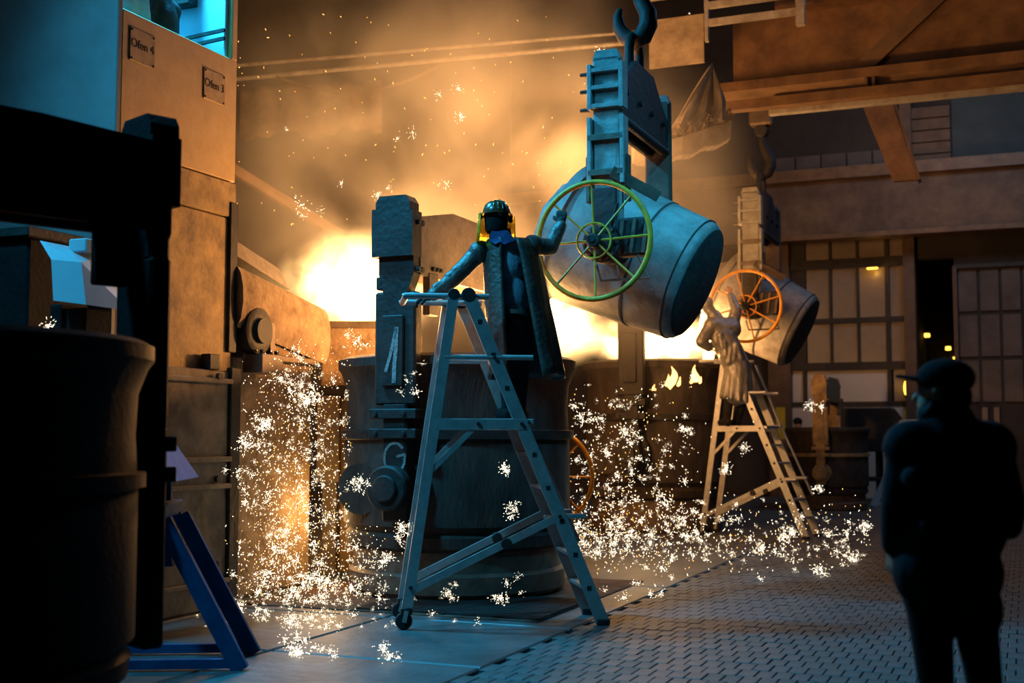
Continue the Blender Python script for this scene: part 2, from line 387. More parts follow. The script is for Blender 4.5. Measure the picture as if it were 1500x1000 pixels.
# ---- runway beam along the far wall
rb = thing('runway_beam', 'long brown steel runway beam on the wall above the mullioned window', 'beam', (WX.x, WX.y, 0), HALL)
za, zb = wz(342, 29.2), wz(262, 29.2)
G().box(-12, 20, -0.78, -0.70, za, zb).build('web', 'crane_brown', rb)
G().box(-12, 20, -1.0, -0.45, zb, zb + 0.28).build('top_flange', 'crane_orange', rb)
G().box(-12, 20, -1.0, -0.45, za - 0.12, za).build('bottom_flange', 'crane_orange', rb)

# ---- bridge crane girder: along the hall's short side
GY = 18.0; g0 = at(1060, 165, GY)
cr = thing('bridge_crane', 'rust orange bridge crane girder across the hall with twin lower rails', 'crane', (g0.x, g0.y, g0.z), HALL)
G().box(0.1, 14, 0.25, 0.40, 0.42, 1.45).build('web', 'crane_orange', cr)
G().box(-0.15, 14, -0.10, 0.75, 0.28, 0.42).build('bottom_flange', 'crane_orange', cr)
G().box(-0.05, 14, -0.25, -0.05, -0.04, 0.10).build('lower_rail', 'crane_orange', cr)
G().box(0.6, 14, 0.35, 0.5, 0.0, 0.12).build('lower_rail', 'rail_pale', cr)
G().box(0.8, 14, -0.10, 0.85, 1.45, 1.62).build('top_flange', 'crane_orange', cr)
for x in (2.35, 5.6):
    G().bar((x - .45, .18, .42), (x + .75, .18, 1.45), 0.22, 0.06).build('shadow_strip', 'crane_brown', cr)  # dark diagonal bars built in place of the shadow across the web
for x in (2.05, 2.15, 7.0): G().box(x, x + .04, -.12, .6, .10, .28).build('hanger', 'crane_brown', cr)
for z, x0 in ((1.72, -1.0), (1.48, -0.15), (1.22, -0.15)):
    G().bar((x0, -.5, z), (1.2, -.5, z), 0.10, 0.06).build('hand_rail', 'rail_pale', cr)
G().box(1.18, 1.30, -.60, -.48, 1.0, 2.4).build('rail_post', 'rail_pale', cr)
G().box(-0.15, -0.10, -.52, -.44, 0.95, 1.9).build('rail_post', 'rail_pale', cr)
pl = G().box(-1.0, -0.17, -.48, -.44, 0.65, 1.38).build('guard_plate', 'tarp', cr); tag(pl, 'scorched pale guard plate')
# brace of the crane: broad leaning leg
leg = thing('brace', None, None, tuple(at(1290, 160, 19.0)), HALL); leg.parent = cr; leg.matrix_parent_inverse = local(cr).inverted()
h = at(1290, 160, 19.0).z - at(1290, 262, 19.0).z
G().prism([(-.34, .25), (.16, .25), (.50, -h), (.14, -h)], 'y', .25, .37).build('plate', 'crane_orange', leg)
G().bar((0.16, 0.40, .2), (0.53, 0.40, -h), 0.05, 0.3).build('flange', 'crane_brown', leg)
# tarp hanging from the crane and its scorched lip
tp = thing('hanging_tarp', 'scorched folded tarpaulin hanging in a point from the bridge crane', 'tarpaulin')
tg = G(); N = 14; apex = at(1043, 92, 16.2)
rows_ = []
for i in range(N + 1):
    t = i / N; row = []
    lft = at(1043 - 66 * t ** 0.9, 92 + 108 * t, 16.2); rgt = at(1043 + 18 * min(1, t * 1.6), 92 + 88 * t, 16.5)
    for k in range(15):
        u = k / 14; p = lft.lerp(rgt, u); p.y += 0.10 * math.sin(u * 17 + t * 2) * t + 0.1 * math.sin(u * 3.1); row.append(p)
    rows_.append(row)
vs = [p for r_ in rows_ for p in r_]
tg.add(vs, [(i * 15 + k, i * 15 + k + 1, (i + 1) * 15 + k + 1, (i + 1) * 15 + k) for i in range(N) for k in range(14)])
to = tg.build('cloth', 'tarp', tp, 60); md = to.modifiers.new('thick', 'SOLIDIFY'); md.thickness = 0.02
lip = G(); pts = [at(930, 205, 16.3), at(965, 208, 16.2), at(1000, 200, 16.2), at(1035, 188, 16.3), at(1072, 176, 16.5)]
n_ = 24
for i in range(n_):
    t0 = i / n_; a = pts[min(3, int(t0 * 4))].lerp(pts[min(4, int(t0 * 4) + 1)], t0 * 4 - int(t0 * 4))
    t1 = (i + 1) / n_; b = pts[min(3, int(t1 * 4 - 1e-6))].lerp(pts[min(4, int(t1 * 4 - 1e-6) + 1)], t1 * 4 - int(t1 * 4 - 1e-6))
    hh = 0.24 + 0.02 * math.sin(i); 
    lip.add([a, b, b + Vector((0, .5, 0)), a + Vector((0, .5, 0)), a - Vector((0, -.1, hh)), b - Vector((0, -.1, hh)), b + Vector((0, .4, -hh)), a + Vector((0, .4, -hh))],
            [(0, 1, 2, 3), (0, 4, 5, 1), (1, 5, 6, 2), (2, 6, 7, 3), (3, 7, 4, 0), (4, 7, 6, 5)])
lip.build('lip', 'tarp', tp, 40)
wg = G()
for k in range(520):
    t = random.random(); i = min(3, int(t * 4)); p = pts[i].lerp(pts[i + 1], t * 4 - i) + Vector((0, random.uniform(.0, .4), random.uniform(-.02, .14)))
    q = [Vector((random.uniform(-.06, .06), random.uniform(-.05, .05), random.uniform(-.03, .08))) for _ in range(3)]
    wg.tube([p, p + q[0], p + q[0] + q[1]], 0.011, 4)
wo = wg.build('wool_edge', 'slag_wool', tp); tag(wo, 'glowing frayed edge', kind='stuff')

# ---- pipes and sagging cable in the smoke, upper left
def pipe(name, a, b, r, label, cat, m='rail_pale', sag=0.0):
    pts = [a.lerp(b, t / 12) - Vector((0, 0, sag * 4 * (t / 12) * (1 - t / 12))) for t in range(13)]
    o = G().tube(pts, r, 8).build(name, m, None, 40); tag(o, label, cat); return o
pipe('crane_rail_pipe', at(300, 100, 21.5), at(930, 47, 19.8), 0.03, 'upper pale pipe running through the smoke beside the yellow tower', 'pipe')
pipe('crane_rail_pipe', at(300, 120, 21.5), at(930, 62, 19.8), 0.04, 'lower pale pipe running through the smoke beside the yellow tower', 'pipe')
pipe('sagging_cable', at(405, 112, 20.8), at(640, 98, 20.4), 0.025, 'thin cable sagging below the pale pipes in the smoke', 'cable', 'brown_steel', 0.35)
bt = thing('smoke_curtain', 'ragged brown curtain hanging below the pale pipes in the smoke', 'curtain')
cg = G(); a0, a1 = at(352, 130, 21.0), at(560, 118, 20.5)
vs = []
for i in range(9):
    for k in range(25):
        p = a0.lerp(a1, k / 24); p = p - Vector((0, 0, (i / 8) * (0.85 + .04 * math.sin(k * 1.7) + .05 * math.sin(k * .6)))); p.y += .08 * math.sin(k * 1.3); vs.append(p)
cg.add(vs, [(i * 25 + k, i * 25 + k + 1, (i + 1) * 25 + k + 1, (i + 1) * 25 + k) for i in range(8) for k in range(24)])
co = cg.build('cloth', 'curtain_brown', bt, 60); co.modifiers.new('thick', 'SOLIDIFY').thickness = 0.02
pipe('slanted_beam', at(300, 222, 17.5), at(500, 345, 18.5), 0.09, 'slanted brown beam behind the yellow tower above the furnace', 'beam', 'crane_brown')

# ================================================================== FURNACE TOWER (left)
TW = (-2.6, 11.4, 0)
tw = thing('furnace_tower', 'tall yellow furnace tower with two number plates and a blue lit cabin', 'tower', TW, HALL)
B = lambda x0, x1, y0, y1, z0, z1, n, m, p=None, b=0.008: G().bbox(x0, x1, y0, y1, z0, z1, b).build(n, m, p or tw)
B(-2.6, -0.07, -1.58, -0.04, 0, 3.95, 'core', 'dirty_steel')
up_ = B(-0.06, 0.0, -1.6, 0.0, 3.90, 5.06, 'parapet_panel', 'yellow_steel'); tag(up_, 'clean yellow parapet panel')
B(-0.06, 0.015, -1.6, 0.0, 3.56, 3.885, 'band_panel', 'dirty_yellow_firelit')
B(-0.06, -0.005, -1.6, -0.015, 2.05, 3.55, 'lower_panel', 'dirty_yellow_firelit')
B(-2.6, 0.004, -1.66, -1.602, 0.0, 8.2, 'near_panel', 'teal_panel')
B(-0.06, 0.0, -0.085, 0.0, 5.06, 8.2, 'corner_post', 'yellow_steel')
B(-0.07, 0.03, -0.10, 0.02, 2.3, 3.7, 'edge_strip', 'dark_steel')
B(-2.6, -0.06, -0.06, 0.0, 3.95, 8.2, 'cabin_end_wall', 'cabin_paint')
B(-2.7, -2.6, -1.6, 0.0, 3.95, 8.2, 'cabin_back_wall', 'cabin_paint')
B(-2.7, 0.0, -1.66, 0.0, 8.2, 8.3, 'cabin_roof', 'dark_steel')
B(-2.6, -0.06, -1.6, -0.06, 3.95, 4.0, 'cabin_floor', 'dark_steel')
B(-0.07, -0.045, -0.13, -0.05, 5.0, 8.1, 'post_edge', 'cabin_paint')
for z in (5.33, 5.25): G().bar((-1.0, -.14, z - .06), (-.05, -.14, z), 0.03, 0.03).build('cabin_rail', 'dark_steel', tw)
B(-.78, -.42, -.20, -.06, 5.62, 6.1, 'wall_box', 'dark_steel')
B(-.55, -.28, -.26, -.06, 5.02, 5.2, 'wall_box', 'dark_steel')
# number plates, each with lettering and screws
for (yc, zc, word) in ((-1.36, 4.79, 'Ofen 4'), (-.36, 4.72, 'Ofen 3')):
    plt = B(0.0, 0.012, yc - .16, yc + .16, zc - .145, zc + .145, 'number_plate', 'plate_brass'); tag(plt, 'small brass plate reading ' + word)
    t = put('lettering', text_mesh(word, 0.105, 'ink'), plt); t.matrix_local = Matrix.Translation((0.0135, yc, zc + .01)) @ Matrix.Rotation(R(90), 4, 'Z') @ Matrix.Rotation(R(90), 4, 'X')
    for sy in (-1, 1):
        for sz in (-1, 1): G().ball((0.014, yc + sy * .138, zc + sz * .122), .010, 8, 5).build('screw', 'ink', plt)
# lower cabinet with ledges
B(-0.06, 0.10, -1.5, -0.06, 0.0, 2.12, 'base_cabinet', 'dirty_steel', b=0.015)
for z in (2.0, 1.30, 1.06, 0.22): B(0.09, 0.15, -1.5, -0.18, z, z + .045, 'ledge', 'dirty_steel')
B(0.08, 0.14, -0.20, -0.05, 0.0, 2.15, 'side_flange', 'dark_steel')
B(0.02, 0.12, -.50, -.35, 2.12, 2.26, 'top_bracket', 'dark_steel')
for z in (2.06, 1.15, .4): G().lathe([(0.0001, .13), (.03, .13), (.03, .165), (0.0001, .165)], 12, 'x', (0, -.4, z)).build('bolt', 'dark_steel', tw)
light('cabin_lamp', 'AREA', tuple(Vector(TW) + hallpt(-.9, -.75, 7.9)), 900, (0.03, 0.55, 1.0), tuple(Vector(TW) + hallpt(-.6, -.1, 5.6)), 0.6)

# ---- dark casting machine with slanted chute in front of the tower's near face
cm = thing('casting_machine', 'dark machine with a slanted pale chute beside the yellow tower', 'machine', tuple(ground(60, 905) * 1.0), HALL)
cm.location = (-3.55, 9.1, 0)
def cl(px, py, Y):
    return local(cm).inverted() @ at(px, py, Y)
zt = at(60, 340, 9.1).z
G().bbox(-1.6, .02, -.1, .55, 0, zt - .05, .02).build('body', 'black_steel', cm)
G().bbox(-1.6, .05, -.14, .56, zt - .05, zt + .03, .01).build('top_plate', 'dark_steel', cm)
ch = G()
pa = [cl(58, 352, 8.95), cl(103, 366, 8.95), cl(119, 384, 8.75), cl(75, 380, 8.75)]
pb = [cl(78, 440, 8.7), cl(126, 446, 8.7)]
bk = Vector((0, .35, 0))
v = pa + pb + [p + bk for p in pa] + [p + bk * 1.3 for p in pb]
ch.add(v, [(0, 3, 2, 1), (3, 4, 5, 2), (0, 6, 10, 4, 3), (1, 2, 5, 11, 7), (0, 1, 7, 6), (4, 10, 11, 5), (6, 7, 11, 10)])
tag(ch.build('chute', 'cabin_paint', cm), 'slanted pale chute')
c0 = cl(100, 350, 8.95); G().bbox(c0.x, c0.x + .17, c0.y, c0.y + .2, c0.z - .1, c0.z, .01).build('bracket', 'cabin_paint', cm)
for (a, b, t, bb) in ((74, 98, 446, 500), (98, 139, 452, 505)):
    p, q = cl(a, bb, 8.9), cl(b, t, 8.9); G().bbox(p.x, q.x, p.y - .02, p.y + .25, p.z - .9, q.z, .01).build('front_plate', 'black_steel', cm)

# ---- tilting furnace beyond the tower
fu = thing('pouring_furnace', 'brick coloured pouring furnace with sloping spout beyond the yellow tower', 'furnace', (-2.55, 11.55, 0), HALL)
B(-2.2, -0.06, 0.0, 1.35, 0, 2.30, 'body', 'refractory', fu, .03)
B(-2.2, 0.0, 0.05, 1.40, 2.30, 2.72, 'breast_plate', 'refractory', fu, .03)
# sloping spout: a trough with rounded outer wall
sp = G(); M = 10
P0, P1 = Vector((0, -.15, 3.12)), Vector((-.02, 1.45, 2.86))
prof = [(-1.1, -.55), (0.02, -.55)] + [(0.02 + .10 * math.sin(a), -.30 + .30 * -math.cos(a)) for a in [R(t) for t in (20, 50, 80, 110, 140, 165)]] + [(-.12, 0.0), (-.2, -.12), (-1.1, -.12)]
vs = [(p.x + a, p.y, p.z + b) for p in (P0, P1) for a, b in prof]; n = len(prof)
sp.add(vs, [tuple(range(n)), tuple(range(n, 2 * n))[::-1]] + [(i, i + n, (i + 1) % n + n, (i + 1) % n) for i in range(n)])
tag(sp.build('spout', 'refractory', fu, 40), 'rounded sloping spout')
cv = G(); vs = []
for y, z in ((-.15, 3.30), (1.0, 3.02)):
    vs += [(-1.0, y, z + .3), (-.25, y, z + .22), (-.12, y, z), (-1.0, y, z)]
cv.add(vs, [(0, 1, 2, 3), (7, 6, 5, 4), (0, 4, 5, 1), (1, 5, 6, 2), (2, 6, 7, 3), (3, 7, 4, 0)])
cv.build('cover', 'brown_steel', fu)
tag(G().box(-1.0, -.2, -.1, 1.44, 2.70, 2.80).build('molten_metal', 'molten', fu), 'glowing molten metal in the spout')
bw = G().lathe([(0.0001, -.02), (.20, -.02), (.22, 0), (.22, .10), (.19, .12), (.12, .12), (.12, .16), (0.0001, .16)], 28, 'x', (0.02, .12, 2.52)).build('bearing', 'dark_steel', fu, 40)
B(0.0, .22, .02, .38, 2.12, 2.30, 'bearing_block', 'brown_steel', fu)
B(0.04, .14, .27, .36, 2.30, 2.62, 'bearing_bracket', 'brown_steel', fu)
for y in (.08, .32): G().lathe([(0.0001, 2.30), (.025, 2.30), (.025, 2.34), (0.0001, 2.34)], 8, 'z', (.18, y, 0)).build('bolt', 'dark_steel', fu)
B(-.04, .03, .0, 1.35, 2.26, 2.32, 'seam_ledge', 'brown_steel', fu)
# receiving trough on legs, between the furnace and the marked ladle
tr = thing('receiving_trough', 'soot brown receiving trough with glowing rim behind the spark shower', 'trough', (-2.12, 13.65, .12), 0)
B(0.0, 1.05, 0.0, .08, 1.95, 2.66, 'front_wall', 'refractory', tr, .015)
B(0.0, 1.05, .85, .95, 1.95, 2.60, 'rear_wall', 'refractory', tr, .015)
B(0.97, 1.05, .08, .85, 1.95, 2.62, 'side_wall', 'refractory', tr, .015)
B(0.0, 1.05, .08, .85, 1.95, 2.05, 'trough_floor', 'refractory', tr, .01)
B(-.02, 1.07, -.03, .10, 2.60, 2.68, 'rim', 'brown_steel', tr)
tag(B(0.02, .96, .09, .84, 2.05, 2.52, 'molten_metal', 'molten', tr), 'white hot metal pool')
B(-.02, 1.07, -.06, .98, 1.85, 1.95, 'shelf', 'dark_steel', tr)
for x in (0.02, .86): 
    for y in (.02, .78): B(x, x + .16, y, y + .16, -.12, 1.85, 'support_leg', 'dirty_steel', tr)
B(.18, .86, .30, .36, -.12, 1.85, 'back_plate', 'dirty_yellow_firelit', tr)
B(-.03, .22, -.08, .0, .9, 1.85, 'apron_plate', 'dirty_steel', tr)

# ================================================================== LADLES
def handwheel(parent, c, r=0.515, m='wheel_yellow', n_spoke=8, phase=0.0):
    """a wheel standing in the x-z plane round c"""
    cx, cy, cz = c
    ring = [(cx + r * math.cos(a), cy, cz + r * math.sin(a)) for a in [2 * math.pi * k / 56 for k in range(56)]]
    wh = G().tube(ring, 0.024, 10, closed=True).build('handwheel', m, parent, 60)
    for k in range(n_spoke):
        a = phase + 2 * math.pi * k / n_spoke
        G().tube([(cx + .05 * math.cos(a), cy + .02, cz + .05 * math.sin(a)), (cx + r * math.cos(a), cy, cz + r * math.sin(a))], 0.011, 6).build('spoke', m, wh)
    ring = [(cx + .155 * math.cos(a), cy + .01, cz + .155 * math.sin(a)) for a in [2 * math.pi * k / 36 for k in range(36)]]
    G().tube(ring, 0.010, 6, closed=True).build('inner_ring', m, wh, 60)
    G().disc(.062, cy - .03, cy + .06, (cx, cz)).build('hub', 'dark_steel', wh, 40)
    G().disc(.028, cy - .045, cy - .03, (cx, cz)).build('hub_nut', 'dark_steel', wh, 40)
    return wh

def pouring_ladle(label, loc, scale, phase=0.0, tilt=66):
    """a ladle tipped over in its bail; origin at the middle of the trunnion axis, bail along local y"""
    t = thing('pouring_ladle', label, 'ladle', loc, HALL, None, (scale,) * 3)
    T = Matrix.Rotation(R(-tilt), 4, 'Y')          # rim swings towards -x
    g = G(); g.M = T
    g.lathe([(0.0001, -.66), (.50, -.66), (.545, -.65), (.575, -.62), (.583, -.585), (.585, -.575), (.592, -.57), (.622, -.18), (.622, -.165), (.63, -.16), (.668, .60), (.70, .62), (.70, .72), (.60, .72), (.56, .60), (.48, -.50), (0.0001, -.52)], 56)
    tag(g.build('shell', 'ladle_pale', t, 35), 'pale soot stained conical shell')
    g = G(); g.M = T; g.lathe([(.5895, -.580), (.598, -.577), (.598, -.566), (.5925, -.563)], 56); g.build('bottom_band', 'ladle_dark', t, 35)
    g = G(); g.M = T; g.lathe([(.621, -.182), (.630, -.180), (.630, -.168), (.625, -.165)], 56); g.build('middle_band', 'ladle_dark', t, 35)
    g = G(); g.M = T; g.lathe([(0.0001, -.675), (.50, -.675), (.535, -.664), (.50, -.655)], 48); g.build('bottom_plate', 'ladle_dark', t, 35)
    g = G(); g.M = T                               # pouring lip
    for k in range(1): g.prism([(-.68, -.16), (-.86, -.09), (-.86, .09), (-.68, .16), (-.60, .12), (-.60, -.12)], 'z', .60, .70)
    g.build('lip', 'ladle_pale', t)
    g = G(); g.M = T; g.add([(-.30, -.40, .70), (.2, -.50, .70), (.55, -.2, .70), (.55, .2, .70), (.2, .5, .70), (-.3, .4, .70), (-.30, -.40, .90), (.12, -.40, .93), (.40, -.16, .93), (.40, .16, .93), (.12, .4, .93), (-.30, .40, .90)],
        [(0, 1, 7, 6), (1, 2, 8, 7), (2, 3, 9, 8), (3, 4, 10, 9), (4, 5, 11, 10), (6, 7, 8, 9, 10, 11), (5, 0, 6, 11)])
    g.build('hood', 'ladle_pale', t, 50)
    g = G(); g.M = T; g.lathe([(0.0001, .50), (.545, .50), (.552, .52), (0.0001, .52)], 40); g.build('molten_metal', 'molten', t)
    # bail: two arms, cross beam of two plates, loop
    for sy in (-1, 1):
        y0 = sy * .78; ya, yb = sorted((y0, y0 + sy * .10)); yo = y0 + sy * .10; yq = sorted((yo, yo + sy * .045))
        arm = G().bbox(-.135, .135, ya, yb, -.10, 1.74, .02).build('arm', 'bail_steel', t)
        G().prism([(-.135, 1.70), (-.10, 1.79), (.10, 1.79), (.135, 1.70)], 'y', ya, yb).build('arm_cap', 'bail_steel', arm)
        if sy > 0:
            arm.data.materials[0] = MATS['brown_steel']; G().disc(.15, y0 - sy * .16, y0 + sy * .13, (0, 0), 28).build('trunnion', 'dark_steel', t, 40); continue
        for sx in (-1, 1):
            G().bbox(sx * .15 - .022, sx * .15 + .022, min(ya, yq[0]), max(yb, yq[1]), 1.24, 1.66, .006).build('flange', 'bail_steel', arm)
            G().bbox(sx * .155 - .02, sx * .155 + .02, min(ya, yq[0]), max(yb, yq[1]), .55, 1.17, .006).build('side_plate', 'bail_steel', arm)
            G().bbox(sx * .18 - .02, sx * .18 + .02, ya, yb, .40, .82, .006).build('wing_plate', 'brown_steel', arm)
        for z in (1.60, 1.44, 1.27): 
            G().bbox(-.13, .13, yq[0], yq[1], z - .02, z + .02, .004).build('strap', 'bail_steel', arm)
            G().tube([(-.26, y0 + sy * .06, z - .01), (-.17, y0 + sy * .06, z - .01)], [.018, .022], 8).build('bolt', 'dark_steel', arm)
        for z in (.98, .66): G().bbox(-.17, .17, yq[0], yq[1], z - .03, z + .03, .006).build('strap', 'brown_steel', arm)
        for z in (.30, .38): G().box(-.07, .05, yq[0], yq[0] + .006 if sy > 0 else yq[1] - .0, z - .004, z + .004).build('slot_mark', 'ladle_dark', arm) if False else None
        G().disc(.15, y0 - sy * .16, y0 + sy * .13, (0, 0), 28).build('trunnion', 'dark_steel', t, 40)
    for x in (-.085, .085):
        g = G().prism([(-.78, 1.20), (.78, 1.20), (.78, 1.52), (.60, 1.62), (.30, 1.84), (-.30, 1.84), (-.60, 1.62), (-.78, 1.52)], 'x', x - .025, x + .025)
        g.build('beam_plate', 'dark_steel', t)
        G().tube([(x, -.80, 1.19), (x, .80, 1.19)], .045, 10).build('beam_tube', 'dark_steel', t, 40)
        for y in (-.62, -.2, .2, .62): G().lathe([(0.0001, x - .055), (.03, x - .055), (.03, x + .055), (0.0001, x + .055)], 8, 'x', (0, y, 1.45)).build('beam_bolt', 'dark_steel', t)
    loop = [(0, -.17, 1.70), (0, -.17, 2.02), (0, -.12, 2.13), (0, 0, 2.18), (0, .12, 2.13), (0, .17, 2.02), (0, .17, 1.70)]
    G().tube(loop, .048, 10).build('lifting_loop', 'dark_steel', t, 60)
    # gear box, its guard and the wheel
    gb = G().disc(.175, -1.06, -.88, (0, 0), 32).build('gear_box', 'dark_steel', t, 40)
    G().disc(.12, -1.11, -1.06, (0, 0), 28).build('gear_cover', 'dark_steel', gb, 40)
    for k in range(8):
        a = k * math.pi / 4; G().disc(.018, -1.075, -1.06, (.148 * math.cos(a), .148 * math.sin(a)), 8, .004).build('bolt', 'brown_steel', gb)
    G().bbox(.12, .40, -1.0, -.84, -.12, .22, .02).build('worm_housing', 'dark_steel', gb)
    for a in (.05, .16, .27): G().bar((a + .10, -1.01, -.10), (a + .14, -1.01, .2), .03, .03).build('rib', 'brown_steel', gb)
    for p, q in (((-.06, -.19), (-.02, -.33)), ((.32, -.12), (.42, -.33)), ((-.02, -.33), (.42, -.33)), ((.12, -.2), (.16, -.33))):
        G().tube([(p[0], -1.0, p[1]), (q[0], -1.0, q[1])], .012, 6).build('guard_bar', 'brown_steel', gb)
    G().tube([(.08, -1.02, .15), (.16, -1.06, .34)], [.022, .014], 8).build('lever', 'dark_steel', gb)
    G().tube([(0, -1.22, 0), (0, -1.05, 0)], .03, 10).build('shaft', 'dark_steel', gb)
    G().bar((.06, -.92, .66), (.46, -.80, .42), .10, .03).build('brace_plate', 'brown_steel', t)
    G().bbox(-.13, .10, -.92, -.885, -.05, .52, .01).build('gear_plate', 'dark_steel', t)
    handwheel(t, (-.02, -1.20, 0), .515, 'wheel_yellow', 8, phase)
    return t

def hook(label, loc, scale, up):
    h = thing('crane_hook', label, 'hook', loc, HALL, None, (scale,) * 3)
    pts = []; rs = []
    for p, r in (((.02, .45), .05), ((.03, .30), .055), ((.07, .20), .075), ((.14, .06), .088), ((.145, -.05), .092), ((.09, -.16), .095), ((0, -.20), .092), ((-.09, -.15), .08), ((-.15, -.05), .066), ((-.165, .06), .052), ((-.14, .14), .03)):
        pts.append((p[0], 0, p[1])); rs.append(r)
    G().tube(pts, rs, 14).build('hook_body', 'dark_steel', h, 70)
    G().disc(.10, -.09, .09, (.02, .50), 18).build('swivel', 'dark_steel', h, 40)
    G().bbox(-.16, .20, -.12, .12, .58, 1.0, .03).build('block', 'brown_steel', h)
    G().disc(.22, -.05, .05, (.02, 1.0), 28).build('sheave', 'brown_steel', h, 40)
    for x in (-.18, .22): G().tube([(x, 0, 1.0), (x, 0, up)], .014, 6).build('rope', 'dark_steel', h)
    return h

BL = Vector((1.19, 11.72, 3.23))                    # the pouring ladle by the near worker
ladle_b = pouring_ladle('big pale ladle tipped by the near worker under a crane hook', BL, 1.0, R(2))
hook('large dark crane hook holding the near tipped ladle', BL + Vector((0, 0, 2.33)), 1.0, 5.5)
CW = at(1092, 448, 19.2)
CS = 1.09
CL = CW - (Matrix.Rotation(HALL, 4, 'Z') @ Vector((-.02, -1.20, 0))) * CS
ladle_c = pouring_ladle('distant tipped ladle turned by the worker on the far ladder', CL, CS, R(14), 62)
hook('distant crane hook holding the far tipped ladle', CL + Vector((0, 0, 2.33 * CS)), CS, 3.5)

def floor_ladle(name, label, loc, rz, scale, shell='ladle_shell', steel='dark_steel', wheel=False, chalk=False, cat='ladle', peak=3.92):
    t = thing(name, label, cat, loc, rz, None, scale)
    tag(G().lathe([(0.0001, .02), (1.00, .02), (1.04, .0), (1.08, .04), (1.08, .20), (1.04, .23), (1.03, .42)], 64).build('skirt', 'brown_steel' if shell == 'ladle_shell' else shell, t, 35), 'scorched base skirt')
    G().lathe([(1.03, .42), (1.10, .46), (1.11, .56), (1.07, .60), (1.13, .66), (1.13, 1.50), (1.12, 1.52), (1.12, 1.60), (1.11, 1.75), (1.12, 1.98), (1.17, 2.12), (1.20, 2.16), (1.20, 2.24), (1.14, 2.27), (.94, 2.27), (.90, 2.0), (.88, 1.0), (0.0001, 1.0)], 72).build('shell', shell, t, 35)
    G().lathe([(1.128, 1.46), (1.17, 1.47), (1.17, 1.55), (1.10, 1.56)], 72).build('band', steel, t, 35)
    tag(G().lathe([(0.0001, 2.02), (.90, 2.02), (.905, 2.04), (0.0001, 2.04)], 40).build('molten_metal', 'molten' if shell != 'black_steel' else shell, t), 'molten metal') if shell != 'black_steel' and cat == 'ladle' and name != 'idle_ladle' else None
    for sy in (-1, 1):
        y0 = sy * 1.22; ya, yb = sorted((y0, y0 + sy * .14)); yf = y0 + sy * .14; q = sorted((yf, yf + sy * .03))
        arm = G().bbox(-.21, .21, ya, yb, 1.78, 2.82, .02).build('arm', steel, t)
        G().bbox(-.125, .125, ya, yb, .72, 1.80, .02).build('arm_shank', steel, arm)
        G().prism([(-.12, 2.80), (.12, 2.80), (.19, 2.98), (.19, 3.20), (-.17, 3.20), (-.17, 2.98)], 'y', ya, yb).build('arm_neck', steel, arm)
        G().prism([(-.22, 3.14), (.20, 3.14), (.20, 3.56), (.17, 3.56), (.17, 3.64), (.13, 3.70), (-.14, 3.70), (-.18, 3.64), (-.18, 3.58), (-.22, 3.58)], 'y', ya - (.05 if sy < 0 else 0), yb + (.05 if sy > 0 else 0)).build('arm_head', steel, arm)
        G().bbox(-.20, -.13, ya, yb, 2.84, 2.96, .01).build('arm_ear', steel, arm)
        G().bbox(-.12, .10, q[0], q[1], 1.95, 2.60, .01).build('face_plate', steel, arm)
        for z in (1.70, 1.52): 
            s_ = G().bbox(-.24, .24, *sorted((ya - .02, yb + .04)) if sy > 0 else sorted((ya - .04, yb + .02)), z - .045, z + .045, .008).build('strap', steel, arm)
            for x in (-.17, .12): G().disc(.022, *((ya - .065, ya - .04) if sy < 0 else (yb + .04, yb + .065)), (x, z), 8, .004).build('bolt', steel, s_)
        if shell == 'black_steel' and sy > 0:
            G().bbox(-.21, .21, ya, yb, .5, 1.80, .02).build('arm_foot', steel, arm); G().bbox(-.2, .19, ya, yb, 2.8, 3.2, .02).build('arm_web', steel, arm); continue
        tn = G().disc(.26, y0 - sy * .20, y0 + sy * .02, (0, 1.03), 36, .02).build('trunnion', steel, t, 40)
        G().disc(.205, *sorted((yf, yf + sy * .14)), (-.01, 1.03), 36, .02).build('trunnion_cap', steel, tn, 40)
        G().disc(.12, *sorted((yf + sy * .14, yf + sy * .18)), (-.01, 1.03), 28, .012).build('trunnion_pin', steel, tn, 40)
        for z in (3.45, 3.02): 
            for d_ in (.03, .09): G().lathe([(0.0001, .20), (.028, .20), (.028, .235), (0.0001, .235)], 8, 'x', (0, y0 + sy * d_, z)).build('bolt', steel, arm)
    for x in (-.14, .17):
        G().prism([(-1.24, 2.98), (1.24, 2.98), (1.24, 3.52), (.55, peak - .12 if peak > 3.7 else peak), (.20, peak), (-.20, peak), (-.55, peak - .12 if peak > 3.7 else peak), (-1.24, 3.52)], 'x', x - .03, x + .03).build('beam_plate', steel if shell == 'black_steel' else 'beam_firelit', t)
    for y in (-.98, .98): G().bbox(.14, .21, y - .10, y + .10, 2.62, 3.02, .01).build('beam_gusset', 'brown_steel' if shell != 'black_steel' else steel, t)
    for y in (-1.0, -.92, -.84, .84, .92, 1.0): G().lathe([(0.0001, .20), (.022, .20), (.022, .23), (0.0001, .23)], 8, 'x', (0, y, 3.06)).build('beam_bolt', steel, t)
    if peak > 3.8: lp = [(.01, -.16, 3.75), (.01, -.16, 4.1), (.01, 0, 4.22), (.01, .16, 4.1), (.01, .16, 3.75)]
    if peak > 3.8: G().tube(lp, .05, 10).build('lifting_loop', steel, t, 60)
    G().lathe([(0.0001, -.03), (.24, -.03), (.24, .0), (.20, .01), (.20, -.01), (.12, -.01), (.12, .01), (0.0001, .01)], 32, 'y', (-.52, -1.03, 1.0)).build('side_boss', shell, t, 40)
    if wheel: handwheel(t, (.42, 1.46, 1.05), .515, 'wheel_yellow', 8, R(90)); G().tube([(0, 1.40, 1.05), (.42, 1.46, 1.05)], .03, 8).build('wheel_shaft', steel, t)
